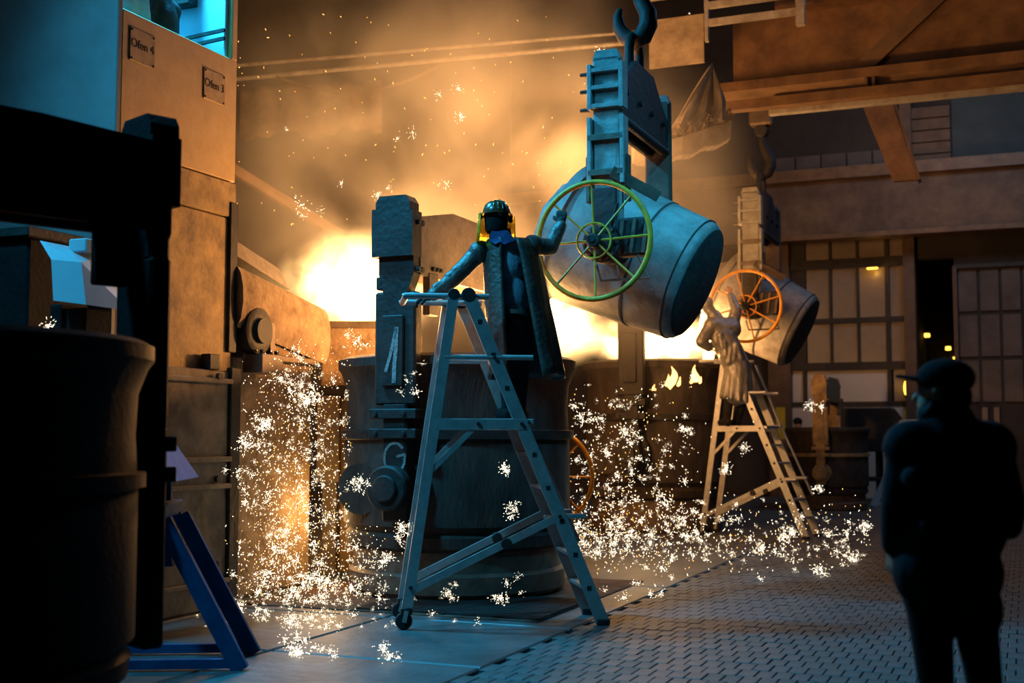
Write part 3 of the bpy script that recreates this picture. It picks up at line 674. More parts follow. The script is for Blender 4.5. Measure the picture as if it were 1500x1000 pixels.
    if chalk:
        yf = -1.22 - .14 - .033
        def stroke(pts, w):
            g = G(); pts = [Vector((a, 0, b)) for a, b in pts]
            L_, R_ = [], []
            for i, p in enumerate(pts):
                d = (pts[min(i + 1, len(pts) - 1)] - pts[max(i - 1, 0)]).normalized(); nn = Vector((-d.z, 0, d.x)) * w / 2
                L_.append(p + nn); R_.append(p - nn)
            n = len(pts); v = [(p.x, yf - .002, p.z) for p in L_ + R_] + [(p.x, yf + .004, p.z) for p in L_ + R_]
            f = [(i, i + 1, n + i + 1, n + i) for i in range(n - 1)]
            f += [(2 * n + i, 3 * n + i, 3 * n + i + 1, 2 * n + i + 1) for i in range(n - 1)]
            f += [(i, 2 * n + i, 2 * n + i + 1, i + 1) for i in range(n - 1)] + [(n + i, n + i + 1, 3 * n + i + 1, 3 * n + i) for i in range(n - 1)]
            g.add(v, f); return g
        g = stroke([(-.075, 2.08), (-.03, 2.22), (.005, 2.36), (.03, 2.46), (.035, 2.49)], .030)
        g2 = stroke([(.037, 2.49), (.030, 2.30), (.015, 2.10), (.012, 1.98)], .040); g.add(g2.v, g2.f)
        tag(g.build('chalk_mark', 'chalk', t), 'chalk figure 1')
        yf = -1.22 - .14 - .003
        arc = [(.01 + .105 * math.cos(R(a)), 1.30 + .135 * math.sin(R(a))) for a in range(40, 350, 15)] + [(.115, 1.33)]
        g = stroke(arc, .024); g2 = stroke([(.12, 1.335), (.03, 1.315)], .024); g.add(g2.v, g2.f)
        tag(g.build('chalk_mark', 'chalk', t), 'chalk letter G')
    return t
AL = (-.55, 12.45, 0.03)
ladle_a = floor_ladle('casting_ladle', 'dark ladle with chalk marks standing behind the near ladder', AL, HALL, (1, 1, 1), wheel=True, chalk=True, peak=3.66)
ladle_e = floor_ladle('casting_ladle', 'brown glowing ladle with burning rim behind the far ladder', (2.36, 20.3, 0), HALL, (1, 1, 1.2))
ladle_d = floor_ladle('idle_ladle', 'idle ladle with upright arm standing near the mullioned window', (6.55, 25.6, 0), HALL, (.72, .72, .74), steel='dirty_yellow_firelit', peak=3.66)  # arms in a warm tone, orange firelight put into their colour
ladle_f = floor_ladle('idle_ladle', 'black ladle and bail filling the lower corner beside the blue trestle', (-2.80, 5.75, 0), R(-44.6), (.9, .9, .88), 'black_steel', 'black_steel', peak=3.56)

# pouring stream from the tipped ladle into the marked ladle
st = G(); p0 = Vector(BL) + Vector((-.78, .30, -.35)); 
path = [p0 + Vector((-.10 * t, .06 * t, -.9 * t * t)) for t in (0, .25, .5, .75, 1.0)]
so = st.tube(path, [.13, .11, .10, .09, .09], 12).build('molten_stream', 'molten', None, 60); tag(so, 'stream of molten metal falling from the near tipped ladle', 'molten metal')
p0 = Vector(CL) + Vector((-.8, .3, -.42)); path = [p0 + Vector((-.10 * t, .06 * t, -.6 * t * t)) for t in (0, .25, .5, .75, 1.0)]
so = G().tube(path, [.13, .11, .10, .09, .09], 12).build('molten_stream', 'molten', None, 60); tag(so, 'stream of molten metal falling from the distant tipped ladle', 'molten metal')

# pit grating and rusty pit cover under the marked ladle
gr = thing('floor_grating', 'rusty slatted floor grating under the marked ladle', 'grating', (AL[0], AL[1], 0), HALL)
G().bbox(-1.35, 1.55, -1.75, 1.3, -.03, .012, .004).build('pit_cover', 'rust_floor', gr)
for k in range(26): G().box(-.2, 1.55, -1.70 + k * .05, -1.68 + k * .05, .012, .032).build('slat', 'dark_steel', gr)
for x in (-.2, .65, 1.5): G().box(x, x + .03, -1.72, -.42, .013, .028).build('cross_bar', 'dark_steel', gr)

# ================================================================== LADDERS
def ladder(label, loc, rz):
    t = thing('platform_ladder', label, 'ladder', loc, rz)
    al = 'aluminium'
    top = {'L': (-.49, 2.68), 'R': (-.37, 2.68)}; bot = {'L': (-.86, .13), 'R': (.735, .02)}
    def onL(z): s = (z - .13) / 2.55; return -.86 + s * .37
    def onR(z): s = (z - .02) / 2.66; return .735 - s * 1.105
    for y in (-.30, .30):
        lg = G().bar((bot['L'][0], y, bot['L'][1]), (top['L'][0], y, top['L'][1]), .085, .035).build('leg', al, t)
        G().lathe([(0.0001, -.019), (.045, -.019), (.05, -.01), (.05, .01), (.045, .019), (0.0001, .019)], 16, 'y', (top['L'][0], y, top['L'][1])).build('cap', 'rubber', lg)
        # caster
        G().bbox(-.905, -.815, y - .035, y + .035, .12, .17, .006).build('caster_bracket', 'dark_steel', lg)
        G().disc(.068, y - .025, y + .025, (-.88, .068), 24, .008).build('caster_wheel', 'rubber', lg, 40)
        for q in (-.038, .038): G().bar((-.86, y + q, .15), (-.88, y + q, .06), .035, .006).build('caster_fork', al, lg)
        rl = G().bar((bot['R'][0], y, bot['R'][1]), (top['R'][0], y, top['R'][1]), .105, .032).build('rail', al, t)
        G().lathe([(0.0001, -.02), (.055, -.02), (.06, -.01), (.06, .01), (.055, .02), (0.0001, .02)], 16, 'y', (top['R'][0], y, top['R'][1])).build('cap', 'rubber', rl)
        G().bbox(.68, .79, y - .03, y + .03, 0, .05, .01).build('rubber_foot', 'rubber', rl)
        for z in [.30 + .27 * k for k in range(9)]:
            if abs(z - 1.67) < .12: continue
            G().bbox(onR(z) - .018, onR(z) + .018, *sorted((y + math.copysign(.016, y), y + math.copysign(.019, y))), z - .018, z + .018, .001).build('rung_socket', 'rubber', rl)
        # spreader with its hinge
        spd = G().bar((onL(.31) + .02, y * 1.0, .31), (onR(.88), y, .88), .062, .030).build('spreader', al, t)
        G().disc(.045, y - .03, y + .03, (-.06, .665), 16, .008).build('hinge', 'dark_steel', spd, 40)
        G().bar((-.29, y, 1.63), (onL(1.22), y, 1.22), .042, .024).build('brace', al, t)
    for z in [.30 + .27 * k for k in range(5)]:
        G().bbox(onR(z) - .05, onR(z) + .05, -.29, .29, z - .014, z + .014, .004).build('tread', al, t)
    pf = G().bbox(onL(1.65) + .02, .17, -.30, .30, 1.625, 1.67, .006).build('platform', al, t)
    for y in (-.305, .305): G().bbox(onL(1.65), .12, y - .014, y + .014, 1.58, 1.672, .004).build('platform_edge', al, pf)
    G().tube([(onL(2.17), -.30, 2.17), (onR(2.17) + .32, -.30, 2.17)], .022, 10).build('knee_rail', al, t, 40)
    G().tube([(onL(2.17), .30, 2.17), (onR(2.17) + .32, .30, 2.17)], .022, 10).build('knee_rail', al, t, 40)
    G().tube([(onL(2.17), -.30, 2.17), (onL(2.17), .30, 2.17)], .02, 10).build('knee_rail', al, t, 40)
    for y in (-.26, .26): G().tube([(-.90, y, 2.66), (-.90 + .02, y, 2.67), (-.20, y, 2.67)], .026, 10).build('guard_bar', al, t, 40)
    G().tube([(-.88, -.26, 2.665), (-.88, .26, 2.665)], .026, 10).build('guard_bar', al, t, 40)
    G().tube([(-.20, .34, 2.62), (.13, .34, 1.78), (.66, .34, .62)], .020, 10).build('hand_rail', al, t, 40)
    for z, x in ((.88, .36), (1.66, .0)): G().bbox(x, x + (.23 if z < 1 else .20), .27, .36, z - .02, z + .02, .005).build('rail_bracket', al, t)
    G().bbox(.36, .60, -.31, -.28, .86, .90, .005).build('rail_bracket', al, t)
    for (x, z) in ((onL(.34), .33), (onR(.88), .88), (-.29, 1.63), (onR(1.63), 1.63), (onR(2.17), 2.17)):
        G().disc(.016, -.335, -.315, (x, z), 8, .003).build('bolt', 'dark_steel', t)
    return t
L1 = Vector((-.03, 10.32, 0)); ladder1 = ladder('aluminium platform ladder carrying the near worker, lit blue', L1, R(8.0))
L2 = Vector((3.82, 18.8, 0)); L2R = math.atan2(-.5, .87)
ladder2 = copy_tree(ladder1); ladder2.location = L2; ladder2.rotation_euler = (0, 0, L2R)
ladder2['label'] = 'aluminium platform ladder carrying the far worker, lit orange'
for o in (ladder1, ladder2): o['group'] = 'platform ladders at the ladles'

# ================================================================== BLUE TRESTLE (left) and far trestle
def trestle(label, loc, rz, s, m='trestle_blue'):
    t = thing('steel_trestle', label, 'trestle', loc, rz, None, (s, s, s))
    for y in (-.30, .30):
        for x in (-1, 1):
            G().bar((x * .62, y, 0), (x * .10, y, .98), .11, .06).build('leg', m, t)
        G().bar((-.60, y, .045), (.60, y, .045), .06, .05).build('foot_bar', m, t)
        G().prism([(-.17, .68), (.17, .68), (.10, 1.0), (-.10, 1.0)], 'y', y - .035, y + .035).build('gusset', m, t)
    G().bbox(-.09, .09, -.42, .42, .98, 1.08, .01).build('top_beam', m, t)
    G().prism([(-.20, 1.24), (.20, 1.24), (.03, 1.48), (-.03, 1.48)], 'y', -.40, .40).build('saddle', m, t)
    for y in (-.3, .3): G().bbox(-.03, .03, y - .03, y + .03, 1.08, 1.24, .005).build('saddle_post', m, t)
    return t
trp = ground(355, 983); trestle('blue steel trestle standing beside the black ladle', (trp.x - .66, trp.y + .30, 0), R(4), 1.0)
fp = at(1290, 700, 26.8); trestle('pale blue trestle near the white wall board', (fp.x + .55, 26.2, 0), R(10), 1.25, 'cabin_paint')

# dark machinery by the white wall board, right of the idle ladle
mc = thing('dump_hopper', 'dark open hopper with handle against the white wall boards', 'hopper', (at(1275, 640, 27.6).x, 27.8, 0), HALL)
G().prism([(-.9, 1.15), (.75, 1.15), (1.0, 1.5), (.55, 2.12), (-.9, 2.12)], 'y', -.5, .5).build('bin', 'dark_steel', mc)
for x in (-.8, .2):
    for y in (-.42, .36): G().bbox(x, x + .08, y, y + .08, 0, 1.15, .005).build('stand_leg', 'dark_steel', mc)
G().bbox(-.9, .5, -.45, .45, .5, .58, .01).build('shelf', 'dark_steel', mc)
G().tube([(1.0, -.3, 1.45), (1.35, -.3, 1.9), (1.28, -.3, 2.5), (1.5, -.3, 2.45), (1.55, -.3, 1.9)], .03, 8).build('handle', 'dark_steel', mc, 40)
G().bbox(-.95, -.55, -.3, .2, 2.12, 2.35, .01).build('cap_box', 'brown_steel', mc)
sg = thing('warning_sign', 'small yellow warning board on the brown wall column', 'sign', tuple(at(1335, 613, 29.3)), HALL)
G().bbox(-.16, .16, -.03, .0, -.28, .20, .005).build('board', 'sign_yellow', sg)
for z in (.10, .02, -.06): G().box(-.10, .10, -.034, -.03, z - .012, z + .012).build('sign_line', 'ink', sg)
sg2 = thing('warning_sign', 'yellow green stripe board behind the rails of the far ladder', 'sign', tuple(at(1143, 615, 29.2)), HALL)
G().bbox(-.10, .12, -.03, .0, -.45, .30, .005).build('board', 'sign_yellow', sg2)
# lamps, and an orange glowing spot by the column
for k, (px, py, Y, lab) in enumerate(((1358, 491, 33, 'uppermost small yellow lamp glowing in the dark doorway'), (1389, 510, 34, 'middle small yellow lamp glowing in the dark doorway'), (1400, 525, 34.5, 'lowest small yellow lamp glowing just above the black cap'))):
    p = at(px, py, Y); lm = thing('door_lamp', lab, 'lamp', tuple(p), HALL, 'yellow lamps in the doorway')
    G().bbox(-.07, .07, -.03, .03, -.05, .05, .01).build('bulb', 'lamp_amber', lm); G().bbox(-.08, .08, -.05, .05, .05, .09, .01).build('hood', 'dark_steel', lm)
    G().tube([(0, 0, -.05), (0, 0, -p.z)], .02, 6).build('pole', 'dark_steel', lm)
p = at(1278, 393, 29.75); lm = thing('window_lamp', 'amber lamp glowing at the top of the mullioned window', 'lamp', tuple(p), HALL)
G().bbox(-.13, .13, -.05, .02, -.02, .02, .01).build('bulb', 'lamp_amber', lm); G().bbox(-.16, .16, -.06, .06, .02, .05, .01).build('hood', 'dark_steel', lm)
light('window_lamp_light', 'POINT', tuple(p + Vector((0, -.12, -.08))), 3.0, (1, .5, .08), None, .05)
p = at(1328, 568, 29.4); lm = thing('column_glow', 'orange glowing spot beside the brown wall column', 'lamp', tuple(p), HALL)  # orange spot of unknown source, built as a glowing bulb on a holder
G().ball((0, 0, 0), (.07, .06, .19), 10, 8).build('bulb', 'lamp_amber', lm, 60); G().bbox(-.05, .10, -.03, .05, -.24, -.18, .008).build('holder', 'dark_steel', lm)

rnd_ = random.uniform
# ================================================================== PEOPLE
Q = lambda a: a.to_track_quat
def frame(fwd, up=(0, 0, 1)):
    """rotation whose y looks along fwd and z along up"""
    f = Vector(fwd).normalized(); u = Vector(up); u = (u - f * u.dot(f)).normalized(); x = f.cross(u)
    return Matrix((x, f, u)).transposed()
def head_pieces(c, fwd, up=(0, 0, 1)):
    M = frame(fwd, up); q = M.to_quaternion(); P = lambda x, y, z: Vector(c) + M @ Vector((x, y, z)); e = []
    e.append(('e', P(0, -.012, .035), (.076, .096, .088), q)); e.append(('e', P(0, .030, -.045), (.058, .066, .075), q))
    e.append(('c', P(0, .085, .012), .011, P(0, .108, -.020), .015))                 # nose
    e.append(('c', P(-.035, .075, .030), .013, P(.035, .075, .030), .013))           # brow
    e.append(('c', P(-.022, .082, -.055), .009, P(.022, .082, -.055), .009))         # lips
    e.append(('e', P(0, .072, -.098), (.026, .022, .020), q))                        # chin
    for s in (-1, 1):
        e.append(('e', P(s * .078, -.005, .0), (.010, .022, .033), q)); e.append(('e', P(s * .033, .077, .008), (.013, .011, .009), q))
    return e
def hand_pieces(wrist, d, palm_n, side, curl=0.5, r=.0095):
    """palm, four unequal fingers and a thumb that leaves the side of the palm; side = +1: thumb along d x palm_n"""
    d = Vector(d).normalized(); n = Vector(palm_n); n = (n - d * n.dot(d)).normalized(); s = d.cross(n) * side; w = Vector(wrist); e = []
    for k in range(4): e.append(('c', w + d * .01 + s * (.022 - .0148 * k) * .7, .016, w + d * .085 + s * (.033 - .022 * k), .0135))
    for k, Lf in enumerate((.072, .080, .074, .058)):
        p = w + d * .09 + s * (.034 - .0225 * k); a = 0.0; rr = r * (1 - .05 * k)
        for j, fr in enumerate((.45, .32, .23)):
            a += curl * (0.75, 1.0, .8)[j]; q = p + (d * math.cos(a) + n * math.sin(a)) * Lf * fr
            e.append(('c', p, rr * (1 - .08 * j), q, rr * (1 - .08 * (j + 1)))); p = q
    p = w + d * .03 + s * .028; q = p + (s * .75 + d * .55 + n * .25).normalized() * .045; e.append(('c', p, .014, q, .0115))
    e.append(('c', q, .0115, q + (d * .75 + n * (.3 + curl * .6) + s * .1).normalized() * .036, .0095))
    return e
def body_pieces(J, k=0.0, part='all'):
    """capsules of a figure from its joints; k = extra thickness for cloth"""
    e = []; V = {a: Vector(b) for a, b in J.items()}
    up = (V['chest'] - V['pelvis']).normalized(); sx = (V['shR'] - V['shL']).normalized(); fw = up.cross(sx).normalized()
    q = Matrix((sx, up.cross(sx), up)).transposed().to_quaternion()
    if part in ('all', 'torso'):
        e.append(('e', V['chest'], (.165 + k, .115 + k, .20 + k), q)); e.append(('e', V['chest'].lerp(V['pelvis'], .55), (.152 + k, .110 + k, .24 + k), q))
        e.append(('c', V['shL'], .062 + k, V['shR'], .062 + k)); e.append(('c', V['chest'] + up * .10, .10 + k, V['neck'], .055 + k))
        e.append(('e', V['pelvis'], (.165 + k, .120 + k, .13 + k), q))
    if part == 'all': e.append(('c', V['neck'], .055, V['head'], .052))
    if part in ('all', 'arms'):
        for s in 'LR':
            e.append(('c', V['sh' + s], .056 + k, V['el' + s], .043 + k)); e.append(('c', V['el' + s], .043 + k, V['wr' + s], .030 + k * 1.1))
    if part in ('all', 'legs'):
        e.append(('e', V['pelvis'], (.168 + k, .122 + k, .13 + k), q))
        for s in 'LR':
            e.append(('c', V['hip' + s], .088 + k, V['kn' + s], .058 + k)); e.append(('c', V['kn' + s], .058 + k, V['an' + s], .040 + k * 1.2))
            if part == 'all': e += foot(V, s, 0)
    return e
def foot(V, s, k):
    a = V['an' + s]; f = Vector(V['toe' + s]) - a; f.z = 0; f.normalize(); g = Vector((a.x, a.y, V['toe' + s].z))
    return [('c', a, .045 + k, g + f * -.02 + Vector((0, 0, .045)), .042 + k), ('c', g + f * -.03 + Vector((0, 0, .04 + k)), .040 + k, g + f * .15 + Vector((0, 0, .033 + k)), .036 + k), ('c', a, .045 + k, g + f * .08 + Vector((0, 0, .05)), .04 + k)]
def finish(name, label, base, meshes, cat='person'):
    """body mesh is the thing's root-level part; clothes are its children; world meshes brought back to the root"""
    t = thing(name, label, cat, base)
    inv = Matrix.Translation(-Vector(base)); out = {}
    for n, me in meshes:
        me.transform(inv); out[n] = put(n, me, t)
    return t, out

# ---- near worker on the ladder, back to the camera
YW = 10.36
J = dict(head=at(727, 322, YW - .02), neck=at(733, 345, YW), chest=at(741, 388, YW), pelvis=at(752, 470, YW + .02),
         shL=at(705, 366, YW), elL=at(665, 408, YW - .02), wrL=at(632, 434, YW - .08),
         shR=at(777, 360, YW + .05), elR=at(806, 362, YW + .12), wrR=at(822, 328, YW + .22),
         hipL=at(743, 480, YW), knL=at(744, 548, YW + .04), anL=Vector((-.03, YW + .02, 1.76)), toeL=Vector((-.10, YW + .16, 1.672)),
         hipR=at(764, 480, YW + .04), knR=at(762, 548, YW + .10), anR=Vector((.06, YW + .14, 1.76)), toeR=Vector((.10, YW + .28, 1.672)))
wheel_b = BL + Matrix.Rotation(HALL, 4, 'Z') @ Vector((-.02, -1.20, 0))
look = Vector((-.35, 1, -.12)).normalized()
hdirL = Vector((-.9, .05, -.22)); hdirR = Vector((.05, .2, .95))
body = body_pieces(J) + head_pieces(J['head'], look, (.02, .1, 1)) + hand_pieces(J['wrL'], hdirL, (0, .2, -1), 1, .55) + hand_pieces(J['wrR'], hdirR, (.1, 1, 0), 1, .75)
shirt = body_pieces(J, .012, 'torso')
trous = body_pieces(J, .018, 'legs')
boots = []
for s in 'LR': boots += foot({a: Vector(b) for a, b in J.items()}, s, .014)
gl = hand_pieces(J['wrL'], hdirL, (0, .2, -1), 1, .55, .0125) + hand_pieces(J['wrR'], hdirR, (.1, 1, 0), 1, .75, .0125)
gl = [(p[0], p[1], p[2] + .004, p[3], p[4] + .004) for p in gl]
gL = [p for p in gl if (Vector(p[1]) - J['wrL']).length < .3] + [('c', J['wrL'].lerp(J['elL'], .12), .042, J['wrL'] + hdirL * .03, .034)]
gR = [p for p in gl if (Vector(p[1]) - J['wrR']).length < .3] + [('c', J['wrR'].lerp(J['elR'], .12), .042, J['wrR'] + hdirR * .03, .034)]
sleeve = []
for s in 'LR':
    a, b, c = Vector(J['sh' + s]), Vector(J['el' + s]), Vector(J['wr' + s])
    sleeve += [('c', a, .085, b, .070), ('c', b, .070, b.lerp(c, .9), .056), ('e', a.lerp(b, .1), (.09, .10, .10), None)]
    for k in range(9):                               # creases
        u = (k + .5) / 9; p = a.lerp(b, u * 2) if u < .5 else b.lerp(c, (u - .5) * 1.8)
        dd = ((b - a) if u < .5 else (c - b)).normalized(); o_ = dd.orthogonal().normalized(); o_.rotate(Matrix.Rotation(k * 2.1, 3, dd))
        sleeve.append(('c', p + o_ * .03 - dd * .02, .048 - .008 * (u > .5), p + o_ * .038 + dd * .03, .044 - .008 * (u > .5)))
base1 = Vector((0.0, YW + .08, 1.672))
w1, wp = finish('person', 'worker in leather coat and helmet standing on the near ladder', base1,
    [('body', blob(body, .007, 'skin')), ('shirt', blob(shirt, .012, 'work_shirt', 6)), ('trousers', blob(trous, .014, 'black_cloth', 6)), ('boots', blob(boots, .009, 'black_cloth')),
     ('glove', blob(gL, .006, 'glove', 3)), ('glove', blob(gR, .006, 'glove', 3)), ('sleeve', blob(sleeve, .009, 'leather_coat', 3))])
# open-backed coat: sections from the shoulders to the hem, wrapping the front, open behind
cg = G(); NS, NA = 18, 44; rows_ = []
shl, shr = Vector(J['shL']), Vector(J['shR'])
for i in range(NS + 1):
    t = i / NS
    py = 352 + t * 200
    cxp = 742 + 14 * t; c = at(cxp, py, YW + .03)
    rl = .20 + .03 * t; rr = .24 + .16 * t
    if t < .12: rl *= .80 + 1.6 * t; rr *= .80 + 1.6 * t
    ry = .17 + .09 * t
    gapL, gapR = R(-103 - 4 * t), R(-66 + 9 * t)          # opening at the back, measured from +x
    row = []
    for k in range(NA + 1):
        u = k / NA; a = gapR + u * (2 * math.pi - (gapR - gapL))
        rx = rr if math.cos(a) > 0 else rl
        wv = 1 + .05 * t * math.sin(a * 7 + 1) + .02 * math.sin(a * 13 + t * 4)
        p = c + Vector((rx * math.cos(a) * wv, ry * math.sin(a) * wv, 0))
        if t > .9: p.z -= .02 * math.sin(a * 3)
        row.append(p - base1)
    rows_.append(row)
W_ = NA + 1
cg.add([p for r_ in rows_ for p in r_], [(i * W_ + k, (i + 1) * W_ + k, (i + 1) * W_ + k + 1, i * W_ + k + 1) for i in range(NS) for k in range(NA)])
coat = cg.build('coat', 'leather_coat', w1, 70); md = coat.modifiers.new('thick', 'SOLIDIFY'); md.thickness = .022; md.offset = 0
# collar, belt, flap
g = G(); nk = Vector(J['neck']) - base1
g.lathe([(.075, -.02), (.098, -.02), (.088, .055), (.068, .055)], 24, 'z', tuple(nk)); g.build('collar', 'blue_collar', w1, 60)
g = G(); g.add([nk + Vector(p) for p in ((-.07, -.10, .03), (.06, -.10, .03), (.13, -.135, -.06), (.03, -.165, -.10), (0, -.16, -.075), (-.04, -.165, -.10), (-.10, -.135, -.06))] + [nk + Vector(p) for p in ((-.07, -.06, .03), (.06, -.06, .03), (.13, -.09, -.06), (.03, -.10, -.10), (0, -.10, -.075), (-.04, -.10, -.10), (-.10, -.09, -.06))],
    [(0, 1, 2, 3, 4, 5, 6), (13, 12, 11, 10, 9, 8, 7)] + [(i, i + 7, (i + 1) % 7 + 7, (i + 1) % 7) for i in range(7)]); g.build('collar_flap', 'blue_collar', w1)
pv_ = Vector(J['pelvis']) - base1
g = G(); g.lathe([(.150, .05), (.172, .05), (.172, .085), (.150, .085)], 32, 'z', tuple(pv_)); bo = g.build('belt', 'coat_lining', w1, 60)
# helmet and visor
hd = Vector(J['head']) - base1; HM = Matrix.Translation(hd) @ frame(look, (.02, .1, 1)).to_4x4()
g = G(); g.M = HM; g.lathe([(.118, .035), (.122, .045), (.120, .075), (.108, .115), (.082, .145), (.045, .162), (0.0001, .168)], 32); hm = g.build('helmet', 'helmet_brown', w1, 60)
g = G(); g.M = HM; g.lathe([(.116, .030), (.142, .028), (.142, .038), (.116, .048)], 32); g.build('helmet_brim', 'helmet_brown', hm, 40)
for a in (-30, -10, 10, 30):
    g = G(); g.M = HM @ Matrix.Rotation(R(a), 4, 'Z'); g.tube([(0, -.119, .06), (0, -.112, .105), (0, -.085, .143), (0, -.04, .166), (0, .03, .166)], .007, 6); g.build('helmet_ridge', 'helmet_brown', hm, 60)
for s in (-1, 1):
    g = G(); g.M = HM; g.ball((s * .135, .02, .015), (.020, .030, .024), 10, 6); g.build('visor_hinge', 'dark_steel', hm, 60)
g = G(); g.M = HM; vs = []
for z in (.04, -.19):
    for k in range(21):
        a = R(-15 + 210 * k / 20); rr = .155 if z > 0 else .165; vs.append((rr * math.cos(a), rr * math.sin(a) * 1.05, z - (.0 if z > 0 else .02 * math.cos(a * 2))))
g.add(vs, [(k, k + 1, 22 + k, 21 + k) for k in range(20)]); vo = g.build('visor', 'visor_yellow', w1, 60); vo.modifiers.new('thick', 'SOLIDIFY').thickness = .003
g = G(); g.M = HM; g.lathe([(.080, -.11), (.094, -.09), (.100, -.02), (.104, .04)], 24); g.build('neck_guard', 'black_cloth', w1, 60)

# ---- far worker on the far ladder, leaning to the wheel
YF = 18.75; fy = lambda px, py, d=0: at(px, py, YF + d)
J2 = dict(head=fy(1034, 448, .06), neck=fy(1046, 464, .04), chest=fy(1060, 494, .02), pelvis=fy(1081, 540),
          shL=fy(1042, 477, -.04), elL=fy(1027, 500, -.12), wrL=fy(1040, 510, -.02),
          shR=fy(1073, 476, .10), elR=fy(1078, 455, .14), wrR=fy(1069, 431, .27),
          hipL=fy(1074, 546, -.05), knL=fy(1068, 584, .02), anL=Vector((fy(1064, 610).x, YF - .02, 1.76)), toeL=Vector((fy(1056, 610).x, YF + .1, 1.672)),
          hipR=fy(1088, 546, .06), knR=fy(1090, 584, .12), anR=Vector((fy(1082, 610).x, YF + .15, 1.76)), toeR=Vector((fy(1078, 610).x, YF + .28, 1.672)))
hL2, hR2 = Vector((.8, .3, -.35)), Vector((-.05, .1, 1))
b2 = body_pieces(J2) + head_pieces(J2['head'], (-.6, .6, -.5), (-.4, .3, .8)) + hand_pieces(J2['wrL'], hL2, (0, .2, -1), 1, .5) + hand_pieces(J2['wrR'], hR2, (.1, 1, 0), 1, .6)
tr2 = body_pieces(J2, .02, 'legs'); bt2 = []
for s in 'LR': bt2 += foot({a: Vector(b) for a, b in J2.items()}, s, .016)
ct2 = body_pieces(J2, .065, 'torso')
for s_ in 'LR':
    a, b, c = (Vector(J2[n + s_]) for n in ('sh', 'el', 'wr')); ct2 += [('c', a, .11, b, .092), ('c', b, .092, b.lerp(c, .85), .070)]
pv2 = Vector(J2['pelvis']); ch2 = Vector(J2['chest']); hem = fy(1079, 590)
ct2 += [('c', ch2, .20, pv2, .20), ('c', pv2, .20, hem + Vector((0, 0, .16)), .21), ('c', fy(1050, 482), .15, fy(1072, 482, .05), .15)]
for k in range(12):
    a = k * math.pi / 6; dx, dy = math.cos(a), math.sin(a)
    ct2.append(('c', pv2 + Vector((dx * .13, dy * .12, 0)), .08, hem + Vector((dx * .22, dy * .18, .05 - dx * .05)), .045))
for k in range(5):
    p = ch2.lerp(pv2, k / 9) + Vector((rnd_(-.12, .12), -.17, rnd_(-.05, .05))); ct2.append(('c', p, .05, p + Vector((rnd_(-.06, .08), -.005, -.2)), .04))
base2 = Vector((J2['anL'].x, YF, 1.672))
w2, _ = finish('person', 'worker in silvery coat leaning on the far ladder to turn the wheel', base2,
    [('body', blob(b2, .010, 'skin')), ('trousers', blob(tr2, .02, 'black_cloth')), ('boots', blob(bt2, .012, 'black_cloth')), ('coat', blob(ct2, .014, 'silver_coat', 4)),
     ('hood', blob([('e', J2['head'] + Vector((0, 0, .03)), (.115, .13, .13), None), ('c', J2['head'], .10, J2['neck'], .09)], .012, 'silver_coat'))])

# ---- observer in a cap, dark against the fire (right)
YO = 4.7; oy = lambda px, py, d=0: at(px, py, YO + d)
J3 = dict(head=oy(1381, 577), neck=oy(1392, 622), chest=oy(1393, 698), pelvis=oy(1388, 838),
          shL=oy(1334, 655), elL=oy(1318, 742, .02), wrL=oy(1312, 800, .05),
          shR=oy(1448, 655), elR=oy(1474, 745, .06), wrR=oy(1436, 775, .24),
          hipL=oy(1358, 860), knL=oy(1374, 1030), anL=oy(1384, 1190), toeL=oy(1360, 1215, .12),
          hipR=oy(1422, 860), knR=oy(1446, 1030), anR=oy(1452, 1190), toeR=oy(1462, 1215, .14))
for s in 'LR': J3['an' + s].z = .09; J3['toe' + s].z = 0.0
lk3 = Vector((-.80, .62, .02))
hL3, hR3 = Vector((-.08, .25, -1)), Vector((-.8, .3, .1))
b3 = body_pieces(J3) + head_pieces(J3['head'], lk3) + hand_pieces(J3['wrL'], hL3, (1, .2, 0), -1, .55) + hand_pieces(J3['wrR'], hR3, (0, -1, 0), 1, .5)
jk = body_pieces(J3, .045, 'torso')
for s in 'LR':
    a, b, c = (Vector(J3[n + s]) for n in ('sh', 'el', 'wr')); jk += [('c', a, .088, b, .076), ('c', b, .076, b.lerp(c, .92), .058), ('c', b + Vector((0, 0, .03)), .07, b + Vector((.0, 0, -.06)), .062)]
jk += [('e', Vector(J3['pelvis']) + Vector((0, 0, .06)), (.195, .15, .10), None), ('e', Vector(J3['chest']) + Vector((.01, -.02, -.14)), (.20, .155, .24), None)]
jk += [('c', oy(1340, 700, -.1), .05, oy(1450, 690, -.1), .05), ('c', oy(1360, 770, -.12), .04, oy(1440, 800, -.1), .05)]
pt = body_pieces(J3, .004, 'legs')
pt += [('e', oy(1454, 890), (.030, .08, .09), None), ('e', oy(1332, 862), (.025, .07, .09), None)]
bo3 = []
for s in 'LR': bo3 += foot({a: Vector(b) for a, b in J3.items()}, s, .012)
base3 = Vector((1.66, YO, 0))
hM = frame(lk3).to_4x4(); hp = Vector(J3['head'])
def hp_(x, y, z): return hp + hM.to_3x3() @ Vector((x, y, z))
beard = [('e', hp_(0, .045, -.075), (.060, .055, .055), frame(lk3).to_quaternion()), ('c', hp_(-.06, .0, -.03), .022, hp_(-.03, .05, -.09), .03), ('c', hp_(.06, .0, -.03), .022, hp_(.03, .05, -.09), .03)]
hair = [('e', hp_(0, -.03, -.01), (.080, .080, .075), frame(lk3).to_quaternion())]
cap = [('e', hp_(0, -.012, .062), (.092, .112, .075), frame(lk3).to_quaternion())]
brim = [('c', hp_(x, .085, .055), .010, hp_(x * .75, .185 - abs(x) * .5, .070), .008) for x in (-.07, -.05, -.03, -.01, .01, .03, .05, .07)]
